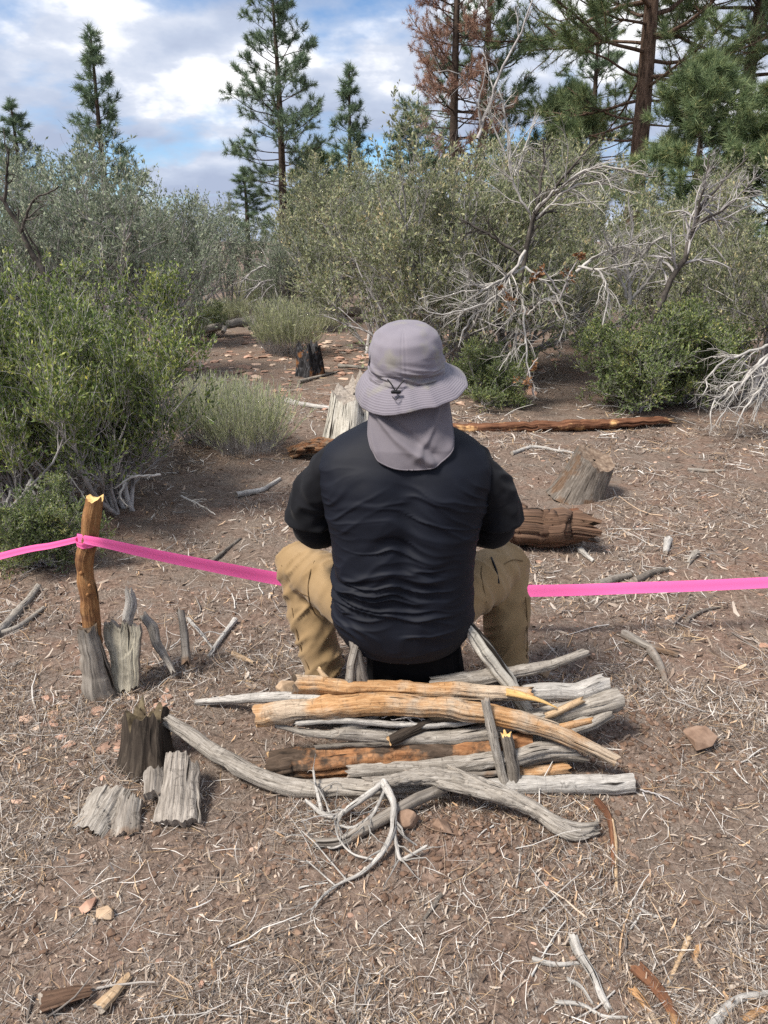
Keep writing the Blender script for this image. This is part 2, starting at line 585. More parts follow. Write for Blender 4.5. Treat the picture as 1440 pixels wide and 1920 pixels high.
M['leaf_grey'] = mat_leaf('leaf_grey', [(0.1, (0.098, 0.125, 0.081)), (0.5, (0.219, 0.270, 0.181)), (0.8, (0.360, 0.399, 0.280)), (1.0, (0.475, 0.446, 0.297))])
M['leaf_olive'] = mat_leaf('leaf_olive', [(0.1, (0.088, 0.108, 0.055)), (0.45, (0.213, 0.243, 0.128)), (0.75, (0.355, 0.364, 0.204)), (1.0, (0.585, 0.465, 0.265))])
M['leaf_lush'] = mat_leaf('leaf_lush', [(0.1, (0.062, 0.095, 0.034)), (0.5, (0.154, 0.209, 0.074)), (0.8, (0.270, 0.313, 0.104)), (1.0, (0.539, 0.480, 0.166))])
M['leaf_dead'] = mat_leaf('leaf_dead', [(0.1, (0.10, 0.045, 0.02)), (0.5, (0.26, 0.13, 0.06)), (1.0, (0.42, 0.24, 0.12))])
M['sage'] = mat_leaf('sage', [(0.1, (0.225, 0.263, 0.141)), (0.5, (0.432, 0.468, 0.271)), (0.8, (0.637, 0.646, 0.395)), (1.0, (0.787, 0.712, 0.432))], 0.45)
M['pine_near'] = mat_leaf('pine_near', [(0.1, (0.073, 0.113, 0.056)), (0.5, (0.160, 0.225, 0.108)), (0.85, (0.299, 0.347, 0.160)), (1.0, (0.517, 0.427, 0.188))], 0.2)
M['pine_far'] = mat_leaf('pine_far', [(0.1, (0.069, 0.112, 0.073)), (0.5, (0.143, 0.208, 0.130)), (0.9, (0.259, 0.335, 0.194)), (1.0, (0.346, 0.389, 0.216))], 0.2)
M['pine_dead'] = mat_leaf('pine_dead', [(0.1, (0.177, 0.095, 0.066)), (0.5, (0.355, 0.212, 0.156)), (1.0, (0.519, 0.349, 0.272))], 0.2)
M['litter'] = mat_island('litter', [(0.0, (0.06, 0.043, 0.035)), (0.3, (0.15, 0.115, 0.095)), (0.55, (0.28, 0.24, 0.21)), (0.7, (0.26, 0.17, 0.10)), (0.78, (0.46, 0.34, 0.21)), (0.84, (0.42, 0.38, 0.345)), (1.0, (0.66, 0.635, 0.60))])
M['litter_red'] = mat_island('litter_red', [(0.0, (0.12, 0.07, 0.045)), (0.35, (0.22, 0.15, 0.11)), (0.6, (0.33, 0.22, 0.14)), (0.8, (0.40, 0.34, 0.29)), (1.0, (0.5, 0.38, 0.22))])
M['chips'] = mat_island('chips', [(0.0, (0.07, 0.048, 0.036)), (0.3, (0.17, 0.12, 0.09)), (0.6, (0.30, 0.245, 0.20)), (0.85, (0.45, 0.40, 0.35)), (1.0, (0.52, 0.34, 0.2))])
M['pebble'] = mat_island('pebble', [(0.0, (0.16, 0.10, 0.075)), (0.4, (0.30, 0.19, 0.14)), (0.7, (0.44, 0.27, 0.20)), (1.0, (0.52, 0.40, 0.31))])
M['clod'] = mat_island('clod', [(0.0, (0.094, 0.057, 0.039)), (0.6, (0.150, 0.094, 0.065)), (1.0, (0.225, 0.150, 0.110))])
M['sandstone'] = mat_simple('sandstone', [(0.3, (0.26, 0.145, 0.10)), (0.55, (0.42, 0.26, 0.19)), (0.8, (0.52, 0.37, 0.28))], 14)
M['tan_stone'] = mat_simple('tan_stone', [(0.3, (0.27, 0.19, 0.125)), (0.55, (0.42, 0.31, 0.215)), (0.8, (0.52, 0.41, 0.30))], 16)
M['brown_stone'] = mat_simple('brown_stone', [(0.3, (0.14, 0.088, 0.062)), (0.55, (0.24, 0.16, 0.115)), (0.8, (0.31, 0.22, 0.165))], 22)


def mat_ground():
    m, nt, b = new_mat('soil')
    L = nt.links.new
    g = nd(nt, 'ShaderNodeNewGeometry')
    P = g.outputs['Position']

    def noise(sc, det=5.0, ro=0.6, dist=0.0):
        n = nd(nt, 'ShaderNodeTexNoise', i_Scale=sc, i_Detail=det, i_Roughness=ro)
        n.inputs['Distortion'].default_value = dist
        L(P, n.inputs['Vector'])
        return n.outputs[0]
    big, mid, fine, grit = noise(0.9, 4), noise(6, 6, 0.65), noise(45, 5, 0.7), noise(170, 3, 0.7)
    soil = ramp(nt, [(0.3, (0.066, 0.048, 0.037)), (0.5, (0.156, 0.116, 0.093)), (0.72, (0.28, 0.217, 0.178))], fine).outputs[0]
    red = ramp(nt, [(0.3, (0.082, 0.053, 0.040)), (0.5, (0.182, 0.122, 0.094)), (0.7, (0.30, 0.213, 0.168))], fine).outputs[0]
    c = mixc(nt, ramp(nt, [(0.45, 0.0), (0.62, 1.0)], big).outputs[0], soil, red)
    duff = ramp(nt, [(0.30, (0.05, 0.036, 0.028)), (0.48, (0.15, 0.118, 0.096)), (0.6, (0.25, 0.215, 0.185)), (0.72, (0.40, 0.36, 0.32))], grit).outputs[0]
    c = mixc(nt, ramp(nt, [(0.46, 0.0), (0.58, 0.75)], mid).outputs[0], c, duff)
    L(c, b.inputs['Base Color'])
    b.inputs['Roughness'].default_value = 0.95
    b.inputs['Specular IOR Level'].default_value = 0.1
    h = mth(nt, 'ADD', mth(nt, 'MULTIPLY', fine, 1.0), mth(nt, 'MULTIPLY', grit, 0.6))
    bump(nt, b, h, 0.8, 0.012)
    return m


M['soil'] = mat_ground()

# ------------------------------------------------------------------ ground
def axis(lo, hi, step, far_lo, far_hi, ratio=1.13):
    a = list(np.arange(lo, hi, step))
    s, x = step, a[-1]
    while x < far_hi:
        s *= ratio; x += s; a.append(x)
    s, x = step, a[0]
    pre = []
    while x > far_lo:
        s *= ratio; x -= s; pre.append(x)
    return np.array(pre[::-1] + a)


gx = axis(-2.4, 2.4, 0.026, -600, 600)
gy = axis(0.7, 4.6, 0.026, -200, 900)
GX, GY = np.meshgrid(gx, gy)
mb = MB()
mb.add(np.stack([GX, GY, gz(GX, GY)], -1), grid_faces(len(gy), len(gx), False))
tag(mb.obj('ground', M['soil']), 'brown soil strewn with needles and wood litter', kind='structure')


def bare(x, y):
    """trampled and dug soil where little litter lies, 0..1"""
    b = 0
    for cx, cy, rx, ry, a in ((0.05, 1.50, .55, .20, .97), (0.85, 1.98, .34, .24, .95), (-.50, 2.22, .42, .22, .8), (0.0, 2.2, .55, .4, .9),
                              (-.10, 1.34, .55, .20, .93), (0.5, 2.75, .5, .4, .6), (-.7, 1.75, .22, .3, .45), (-.9, 1.75, .25, .15, .4), (-.45, 3.0, .5, .5, .45), (.62, 1.25, .2, .14, .6)):
        b = np.maximum(b, a * np.exp(-(((x - cx) / rx) ** 2 + ((y - cy) / ry) ** 2) ** 1.5))
    n = fbm(np.stack([x * 1.9, y * 1.9, np.full_like(x, 4.4)], -1), 3)
    lean = .55 * np.exp(-(((x + .28) / .5) ** 2 + ((y - 1.35) / .35) ** 2)) - .30 * np.exp(-(((x - .75) / .45) ** 2 + ((y - 1.45) / .35) ** 2)) - .2 * (x > 1.0)
    return np.clip(np.maximum(b, np.clip(n * 3.4 + .45 + lean + .9 * fbm(np.stack([x * 7, y * 7, np.full_like(x, 1.4)], -1), 2), 0, .93)), 0, 1)


def scatter(n, y0, y1, power=1.0, wide=0.62, keep=1.0):
    """points over the clearing, thinning with distance"""
    u = rng.random(n * 3)
    y = y0 * (y1 / y0) ** (u ** power)
    x = (rng.random(n * 3) * 2 - 1) * (wide * y + 0.45)
    k = rng.random(n * 3) > bare(x, y) * keep
    return x[k][:n], y[k][:n]


def strips(mb, x, y, ln, wd, curl, lift, n=4, mat=0):
    K = len(x)
    a = rng.random(K) * 2 * np.pi
    t = np.linspace(-.5, .5, n)[None, :]
    bend = curl * rng.normal(size=(K, 1))
    ang = a[:, None] + bend * t * 2
    dx, dy = np.cos(ang), np.sin(ang)
    st = (ln / (n - 1))[:, None]
    X = x[:, None] + np.cumsum(dx * st, 1) - (ln / 2)[:, None] * np.cos(a)[:, None]
    Y = y[:, None] + np.cumsum(dy * st, 1) - (ln / 2)[:, None] * np.sin(a)[:, None]
    Z = gz(X, Y) + 0.002 + lift * (rng.random((K, 1)) ** 2) + rng.normal(size=(K, 1)) * t * lift * 2.0
    Z = np.maximum(Z, gz(X, Y) + 0.0005)
    taper = (1 - 0.5 * np.abs(t * 2) ** 2)
    W = wd[:, None] * taper * 0.5
    px_, py_ = -dy * W, dx * W
    tilt = rng.normal(size=(K, 1)) * W * 0.6
    V = np.stack([np.stack([X + px_, Y + py_, Z + tilt], -1), np.stack([X - px_, Y - py_, Z - tilt * .5], -1)], 2)
    f = grid_faces(n, 2, False)[None] + (np.arange(K) * n * 2)[:, None, None]
    return mb.add(V, f.reshape(-1, 4), None, mat)


def scatter_litter():
    m1 = MB()
    for n, y0, y1, lw, ww, cu in ((30000, 0.95, 2.6, (.012, .085), (.0006, .0013), .38), (30000, 2.0, 6.5, (.02, .10), (.001, .0021), .4), (18000, 5.0, 17, (.05, .16), (.003, .007), .6)):
        x, y = scatter(n, y0, y1)
        k = len(x)
        strips(m1, x, y, rng.uniform(*lw, k), ww[0] * .6 + (ww[1] * 1.5 - ww[0] * .6) * rng.random(k) ** 2, cu, .014)
    # thin dry needles also cross the dug soil
    x, y = scatter(5000, 0.95, 3.5, keep=.3)
    strips(m1, x, y, rng.uniform(.05, .12, len(x)), rng.uniform(.001, .002, len(x)), .7, .01)
    tag(m1.obj('needle_litter', M['litter']), 'dry grey and tan needles and grass lying thick over the soil', kind='stuff')
    m2 = MB()
    x, y = scatter(24000, 0.95, 8, keep=.85)
    strips(m2, x, y, rng.uniform(.006, .024, len(x)) * (1 + y * .12), rng.uniform(.002, .0055, len(x)) * (1 + y * .1), .5, .010, 3)
    x, y = scatter(2200, 2.2, 9, keep=.6)
    strips(m2, x, y, rng.uniform(.02, .065, len(x)), rng.uniform(.006, .016, len(x)), .25, .012, 3)
    x, y = scatter(22000, 0.95, 4.5, keep=0)
    strips(m2, x, y, rng.uniform(.003, .011, len(x)), rng.uniform(.0015, .004, len(x)), .3, .004, 3)
    tag(m2.obj('bark_flakes', M['chips']), 'small bark flakes and wood chips strewn over the soil', kind='stuff')
    m3 = MB()
    x, y = scatter(1000, 0.95, 9)
    K = len(x)
    a = rng.random(K) * 6.283
    ln = (.04 + .20 * rng.random(K) ** 2) * (1 + y * .06)
    d = np.stack([np.cos(a), np.sin(a), rng.normal(size=K) * .05], -1)
    p = walk(np.stack([x, y, gz(x, y) + .006], -1), d, ln, 5, .13, 0, rng)
    p[..., 2] = np.maximum(p[..., 2], gz(p[..., 0], p[..., 1]) + .003)
    r = rng.uniform(.0010, .0032, K)[:, None] * np.linspace(1, .55, 5)[None]
    tubes(m3, p, r * (1 + y[:, None] * .08), 4)
    tag(m3.obj('twig_litter', M['litter_grey']), 'thin bleached twigs scattered over the soil', kind='stuff')


M['litter_grey'] = mat_island('litter_grey', [(0.0, (0.10, 0.085, 0.075)), (0.35, (0.24, 0.215, 0.195)), (0.7, (0.40, 0.375, 0.35)), (0.9, (0.55, 0.53, 0.50)), (1.0, (0.44, 0.28, 0.15))])
scatter_litter()

ICO = None


def ico():
    global ICO
    if ICO is None:
        import bmesh
        bm = bmesh.new()
        bmesh.ops.create_icosphere(bm, subdivisions=1, radius=1)
        ICO = (np.array([v.co[:] for v in bm.verts]), np.array([[v.index for v in f.verts] for f in bm.faces]))
        bm.free()
    return ICO


def lumps(mb, x, y, size, flat, jit, sink=.3):
    v, f = ico()
    K = len(x)
    sc = size[:, None, None] * np.stack([rng.uniform(.7, 1.3, K), rng.uniform(.7, 1.3, K), rng.uniform(*flat, K)], -1)[:, None, :]
    V = v[None] * (1 + jit * rng.normal(size=(K, len(v), 1))) * sc
    a = rng.random(K) * 6.283
    c, s = np.cos(a)[:, None], np.sin(a)[:, None]
    X = V[..., 0] * c - V[..., 1] * s + x[:, None]
    Y = V[..., 0] * s + V[..., 1] * c + y[:, None]
    Z = V[..., 2] + gz(x, y)[:, None] + (sc[..., 2] * (1 - sink * 2))
    mb.add(np.stack([X, Y, Z], -1), (f[None] + (np.arange(K) * len(v))[:, None, None]).reshape(-1, 3))


def scatter_stones():
    m = MB()
    # pink sandstone chips: a drift left of the stakes and beyond the sage
    n = 420
    x = np.concatenate([rng.normal(-.98, .17, 150), rng.normal(-.55, 1.1, 400), rng.normal(-.6, 1.3, 420), rng.normal(1.6, .9, 120)])
    y = np.concatenate([rng.normal(2.15, .2, 150), rng.uniform(1.1, 4.5, 400), rng.normal(10.5, 1.6, 420), rng.uniform(2.5, 6, 120)])
    sz = np.concatenate([(.004 + .020 * rng.random(150) ** 2), rng.uniform(.003, .009, 400), rng.uniform(.02, .08, 420), rng.uniform(.006, .018, 120)])
    lumps(m, x, y, sz, (.15, .40), .24)
    tag(m.obj('stone_chips', M['pebble'], smooth=False), 'pinkish sandstone chips strewn over the soil', kind='stuff')
    m = MB()
    x = np.concatenate([rng.normal(.2, .25, 700), rng.normal(.85, .22, 600), rng.uniform(-1, 1, 900)])
    y = np.concatenate([rng.normal(1.58, .11, 700), rng.normal(2.02, .16, 600), rng.uniform(1.0, 3.0, 900)])
    lumps(m, x, y, rng.uniform(.003, .011, len(x)) ** 1.0, (.5, .9), .15, .4)
    tag(m.obj('soil_clods', M['clod'], smooth=False), 'loose crumbs of dug brown soil', kind='stuff')


scatter_stones()

# ------------------------------------------------------------------ vegetation
def make_shrub(name, seed, h, spread, stems, leaf_mat, twig_mat, per=(7, 7, 5), lpt=7, leaf=(.018, .032), lw=.42, upright=.35, bare_frac=0.0, stem_r=.022, low=0.15, dead_low=0, k_twig=3, sub=.34, twig_len=.20, trop=.06):
    rg = np.random.default_rng(seed)
    a = rg.random(stems) * 6.283
    tilt = np.abs(rg.normal(size=stems)) * spread + .1
    d = np.stack([np.cos(a) * np.sin(tilt), np.sin(a) * np.sin(tilt), np.cos(tilt)], -1)
    st = np.stack([rg.normal(size=stems) * .10 * h * .5, rg.normal(size=stems) * .10 * h * .5, np.full(stems, -.05)], -1)
    L0 = h * rg.uniform(.62, 1.0, stems)
    s0 = walk(st, d, L0, 10, .15, np.array([0, 0, .03]), rg)
    r0 = stem_r * rg.uniform(.6, 1.2, stems)[:, None] * np.linspace(1, .28, 10)[None]
    p, dd, r, t, idx = spawn(s0, r0, per[0], low, 1, .75, rg)
    dd = nrm(dd + np.array([0, 0, upright]) + .3 * rg.normal(size=dd.shape) * np.array([1, 1, .4]))
    L1 = h * .42 * (1.15 - .6 * t) * rg.uniform(.6, 1.2, len(t))
    s1 = walk(p, dd, L1, 7, .17, np.array([0, 0, trop]), rg)
    r1 = np.minimum(r * .6, stem_r * .5)[:, None] * np.linspace(1, .35, 7)[None]
    p, dd, r, t, idx = spawn(s1, r1, per[1], .2, 1, .7, rg)
    dd = nrm(dd + np.array([0, 0, upright]))
    L2 = h * .42 * sub * rg.uniform(.6, 1.3, len(t))
    s2 = walk(p, dd, L2, 5, .2, np.array([0, 0, trop]), rg)
    r2 = np.minimum(r * .55, stem_r * .22)[:, None] * np.linspace(1, .4, 5)[None]
    p, dd, r, t, idx = spawn(s2, r2, per[2], .15, 1, .65, rg)
    L3 = twig_len * rg.uniform(.5, 1.3, len(t))
    s3 = walk(p, nrm(dd + np.array([0, 0, upright * .8])), L3, 4, .2, np.array([0, 0, trop]), rg)
    r3 = np.minimum(r * .6, stem_r * .07)[:, None] * np.linspace(1, .5, 4)[None]
    mbt = MB()
    tubes(mbt, s0, r0, 6)
    tubes(mbt, s1, r1, 4)
    tubes(mbt, s2, r2, k_twig)
    tubes(mbt, s3, np.maximum(r3, .0012), 3)
    branch_me = mbt.mesh(name + '_branches', twig_mat)
    keep = rg.random(len(s3)) > bare_frac
    if dead_low:
        keep &= s3[:, 0, 2] > h * dead_low * (.6 + .8 * rg.random(len(s3)))
    tw = s3[keep]
    p, dd, r, t, idx = spawn(tw, np.ones(tw.shape[:2]), lpt, .05, 1, .75, rg)
    lo = rg.uniform(leaf[0], leaf[1], len(p))
    mbl = MB()
    leaves(mbl, p, nrm(dd + np.array([0, 0, .25])), lo, lo * lw, rg)
    leaf_me = mbl.mesh(name + '_leaves', leaf_mat, smooth=False)
    return branch_me, leaf_me


def put_shrub(meshes, name, loc, rz=0., sc=1., label='', cat='shrub', group='shrubs around the clearing', sz=None):
    e = empty(name, loc)
    e.rotation_euler = (0, 0, rz)
    e.scale = (sc, sc, sc if sz is None else sz)
    link('stems', meshes[0], e)
    link('foliage', meshes[1], e)
    for ch in list(meshes[2:]):
        link('dead_twigs', ch, e)
    return tag(e, label, cat, group)


def ground_at(px, Y, py=None, dz=0.0):
    """ground point Y metres out below the surveyed pixel (at the foot, or at row py up the plant)"""
    p = onz(px, 960 + FPX * math.tan(math.atan2(CAM_H, Y) - PITCH)) if py is None else at(px, py, Y)
    z = float(gz(p[0], Y))
    return (p[0], Y, z + dz)


def dead_twigs(name, seed, starts, dirs, lens, mat, rad=.008, per=(6, 5), trop=(0, 0, -.05), wander=.2, angs=.6, thin=1.0):
    rg = np.random.default_rng(seed)
    s0 = walk(np.asarray(starts, float), np.asarray(dirs, float), np.asarray(lens), 10, wander * .6, np.asarray(trop), rg)
    M0 = len(s0)
    r0 = rad * rg.uniform(.7, 1.2, M0)[:, None] * np.linspace(1, .3, 10)[None]
    p, dd, r, t, idx = spawn(s0, r0, per[0], .2, 1, angs, rg)
    s1 = walk(p, dd, np.asarray(lens)[idx] * .5 * (1.2 - t) * rg.uniform(.6, 1.2, len(t)) + .05, 7, wander, np.asarray(trop), rg)
    r1 = (r * .65)[:, None] * np.linspace(1, .35, 7)[None]
    p, dd, r, t, idx = spawn(s1, r1, per[1], .15, 1, angs, rg)
    ll = np.linalg.norm(np.diff(s1, axis=1), axis=2).sum(1)
    s2 = walk(p, dd, ll[idx] * .5 * rg.uniform(.5, 1.2, len(t)), 5, wander, np.asarray(trop), rg)
    r2 = np.maximum((r * .65)[:, None] * np.linspace(1, .4, 5)[None], .0011 * thin)
    m = MB()
    tubes(m, s0, r0, 6); tubes(m, s1, r1, 4); tubes(m, s2, r2, 3)
    return m.mesh(name, mat)


# prototypes
SH = {}
SH['green'] = make_shrub('green_shrub', 3, 1.28, .40, 18, M['leaf_green'], M['twig_grey'], (8, 8, 5), 12, (.014, .034), .42, .75, bare_frac=.05, low=.12, dead_low=.26, stem_r=.016, twig_len=.15)
SH['green2'] = make_shrub('green_shrub_b', 5, 1.20, .48, 16, M['leaf_green'], M['twig_grey'], (8, 8, 5), 12, (.014, .034), .42, .75, bare_frac=.05, low=.12, dead_low=.26, stem_r=.016, twig_len=.15)
SH['grey'] = make_shrub('grey_shrub', 7, 2.6, .46, 12, M['leaf_grey'], M['twig_grey'], (8, 7, 5), 11, (.026, .060), .42, .4, bare_frac=.24, stem_r=.034, dead_low=.10, twig_len=.26)
SH['grey2'] = make_shrub('grey_shrub_b', 8, 2.6, .36, 12, M['leaf_grey'], M['twig_grey'], (8, 7, 5), 11, (.026, .060), .42, .5, bare_frac=.22, stem_r=.034, dead_low=.10, twig_len=.26)
SH['olive'] = make_shrub('olive_shrub', 9, 2.5, .50, 14, M['leaf_olive'], M['twig_grey'], (8, 8, 5), 11, (.022, .054), .43, .35, bare_frac=.14, stem_r=.032, dead_low=.12, twig_len=.22)
SH['olive2'] = make_shrub('olive_shrub_b', 10, 2.4, .42, 12, M['leaf_olive'], M['twig_grey'], (8, 8, 5), 11, (.022, .054), .43, .4, bare_frac=.14, stem_r=.032, dead_low=.10, twig_len=.22)
SH['lush'] = make_shrub('lush_shrub', 12, .95, .75, 16, M['leaf_lush'], M['twig_grey'], (8, 7, 5), 11, (.020, .034), .5, .25, stem_r=.014, dead_low=.05, twig_len=.14)

CENTRE_LABELS = []
put_shrub(SH['green'], 'green_shrub', ground_at(222, 4.35), .4, .96, 'dense olive green shrub with upright sprays just behind the stake', group='near green shrubs')
put_shrub(SH['green2'], 'green_shrub', ground_at(40, 4.15), 1.9, 1.0, 'green shrub cut by the frame edge above the pink tape', group='near green shrubs')
put_shrub(SH['green'], 'green_shrub', ground_at(110, 5.0), 3.6, 1.0, 'tallest yellow-green shrub between the two front shrubs, a little behind them', group='near green shrubs')
put_shrub(SH['green2'], 'green_shrub', ground_at(-130, 4.6), 5.0, 1.0, 'green shrub mostly outside the frame beside the taped corner', group='near green shrubs')
put_shrub(SH['lush'], 'low_shrub', ground_at(100, 3.45), 2.2, .42, 'low green sprig at the foot of the stake, below the tape', 'shrub', 'low green shrubs')

put_shrub(SH['grey'], 'grey_shrub', ground_at(190, 9.0, 380), .3, .90, 'tall grey-green shrub rising behind the near green shrubs', group='grey-green shrubs')
put_shrub(SH['grey2'], 'grey_shrub', ground_at(20, 8.4, 380), 1.3, .84, 'grey-green shrub beside the leaning dark trunk at the frame edge', group='grey-green shrubs')
put_shrub(SH['grey2'], 'grey_shrub', ground_at(305, 12.0, 420), 3.0, .84, 'silvery shrub next to the low gap under the open sky', group='grey-green shrubs')
put_shrub(SH['grey'], 'grey_shrub', ground_at(415, 16.0, 450), 4.4, .86, 'rounded grey-green shrub just short of the fallen grey log', group='grey-green shrubs')
put_shrub(SH['grey'], 'grey_shrub', ground_at(110, 13.5, 350), 5.4, 1.02, 'grey-green shrub under the slim pine on the skyline', group='grey-green shrubs')
put_shrub(SH['grey2'], 'grey_shrub', ground_at(355, 18.0, 420), .9, .78, 'far silvery shrub with pointed tips below the sky gap', group='grey-green shrubs')
put_shrub(SH['olive2'], 'olive_shrub', ground_at(620, 15.5, 400), .8, 1.18, 'tall olive-grey shrub behind the fallen log, beside the pine trunk', group='olive shrubs')
put_shrub(SH['grey2'], 'grey_shrub', ground_at(545, 14.0), 2.8, .62, 'small open grey shrub with arching bare boughs by the far sage', group='grey-green shrubs')
put_shrub(SH['olive'], 'olive_shrub', ground_at(815, 8.6, 420), .2, 1.03, 'large olive-grey shrub straight above the hat', group='olive shrubs')
put_shrub(SH['olive2'], 'olive_shrub', ground_at(700, 11.0, 450), 2.0, .95, 'olive-grey shrub left of the hat with foliage down to the ground', group='olive shrubs')
put_shrub(SH['olive'], 'olive_shrub', ground_at(985, 9.2, 400), 4.0, 1.02, 'olive shrub tangled with bleached dead boughs, under the brown pine', group='olive shrubs')
put_shrub(SH['olive2'], 'olive_shrub', ground_at(1120, 11.5, 380), 5.2, 1.12, 'green-grey shrub under the big reddish pine trunk', group='olive shrubs')
put_shrub(SH['olive2'], 'olive_shrub', ground_at(1450, 7.6, 520), 1.1, .86, 'olive shrub at the frame edge above the white fallen twigs', group='olive shrubs')
put_shrub(SH['olive'], 'olive_shrub', ground_at(1330, 9.6, 460), 3.3, .80, 'yellowish olive shrub behind the leaning dead trunk', group='olive shrubs')
put_shrub(SH['lush'], 'low_shrub', ground_at(1200, 7.0), .6, .92, 'low bright green shrub beside the end of the brown log', 'shrub', 'low green shrubs')
put_shrub(SH['lush'], 'low_shrub', ground_at(1290, 7.5), 2.6, .95, 'low green shrub behind the white fallen twigs', 'shrub', 'low green shrubs')
put_shrub(SH['lush'], 'low_shrub', ground_at(905, 7.3), 4.6, .62, 'low green shrub by the hat brim, above the brown log', 'shrub', 'low green shrubs')
put_shrub(SH['lush'], 'low_shrub', ground_at(398, 13.0), 1.6, .55, 'small dark green shrub in front of the far grey log', 'shrub', 'low green shrubs')
put_shrub(SH['grey'], 'grey_shrub', ground_at(700, 20), 1.0, 1.15, 'far grey shrub under the bushy juniper', group='grey-green shrubs')
put_shrub(SH['olive'], 'olive_shrub', ground_at(1260, 16), 1.0, 1.1, 'far olive shrub in front of the bushy young pine', group='olive shrubs')
put_shrub(SH['olive2'], 'olive_shrub', ground_at(900, 14), 2.0, 1.2, 'far olive shrub at the foot of the brown pine', group='olive shrubs')


def sage(name, seed, r, h, n, mat):
    rg = np.random.default_rng(seed)
    a = rg.random(n) * 6.283
    rr = r * .45 * np.sqrt(rg.random(n))
    tilt = np.clip(rr / r * 1.2 + .25 * rg.normal(size=n), -.2, 1.2)
    st = np.stack([np.cos(a) * rr, np.sin(a) * rr, np.zeros(n)], -1)
    d = np.stack([np.cos(a) * np.sin(tilt), np.sin(a) * np.sin(tilt), np.cos(tilt)], -1)
    s0 = walk(st, d, h * rg.uniform(.6, 1.12, n), 6, .08, np.array([0, 0, .08]), rg)
    m = MB(); tubes(m, s0, np.full((n, 6), .0016), 3)
    bm = m.mesh(name + '_stems', M['twig_grey'])
    p, dd, _, t, idx = spawn(s0, np.ones((n, 6)), 22, .35, 1, .42, rg)
    m = MB()
    needles(m, p, nrm(dd + np.array([0, 0, .3])), rg.uniform(.03, .075, len(p)), np.full(len(p), .0065), rg)
    return bm, m.mesh(name + '_sprays', mat, smooth=False)


SG = sage('sage', 21, .55, .60, 520, M['sage'])


def put_sage(px, Y, sc, rz, label):
    e = empty('sage_bush', ground_at(px, Y)); e.rotation_euler = (0, 0, rz); e.scale = (sc,) * 3
    link('stems', SG[0], e); link('foliage', SG[1], e)
    tag(e, label, 'sage bush', 'pale sage bushes')


put_sage(465, 5.6, .85, 0, 'pale sage bush beside the near green shrub')
put_sage(395, 5.9, .85, 2, 'pale sage bush tucked against the near green shrub')
put_sage(540, 10.8, 1.25, 1, 'round pale sage bush in front of the far log, by the charred stump')
put_sage(350, 12.0, .8, 4, 'small yellowish sage by the fallen log end')
put_sage(595, 16.5, .9, 3, 'distant sage beyond the far log')
put_sage(375, 14.2, .8, 2.5, 'pale sage at the end of the broken far log')
put_sage(440, 15.2, .8, .5, 'pale sage between the broken far log and the rounded grey shrub')
put_sage(610, 13.6, .55, 1.5, 'small pale sage in front of the long far log')
put_sage(490, 17.5, 1.4, 5, 'distant pale sage behind the arching grey shrub')


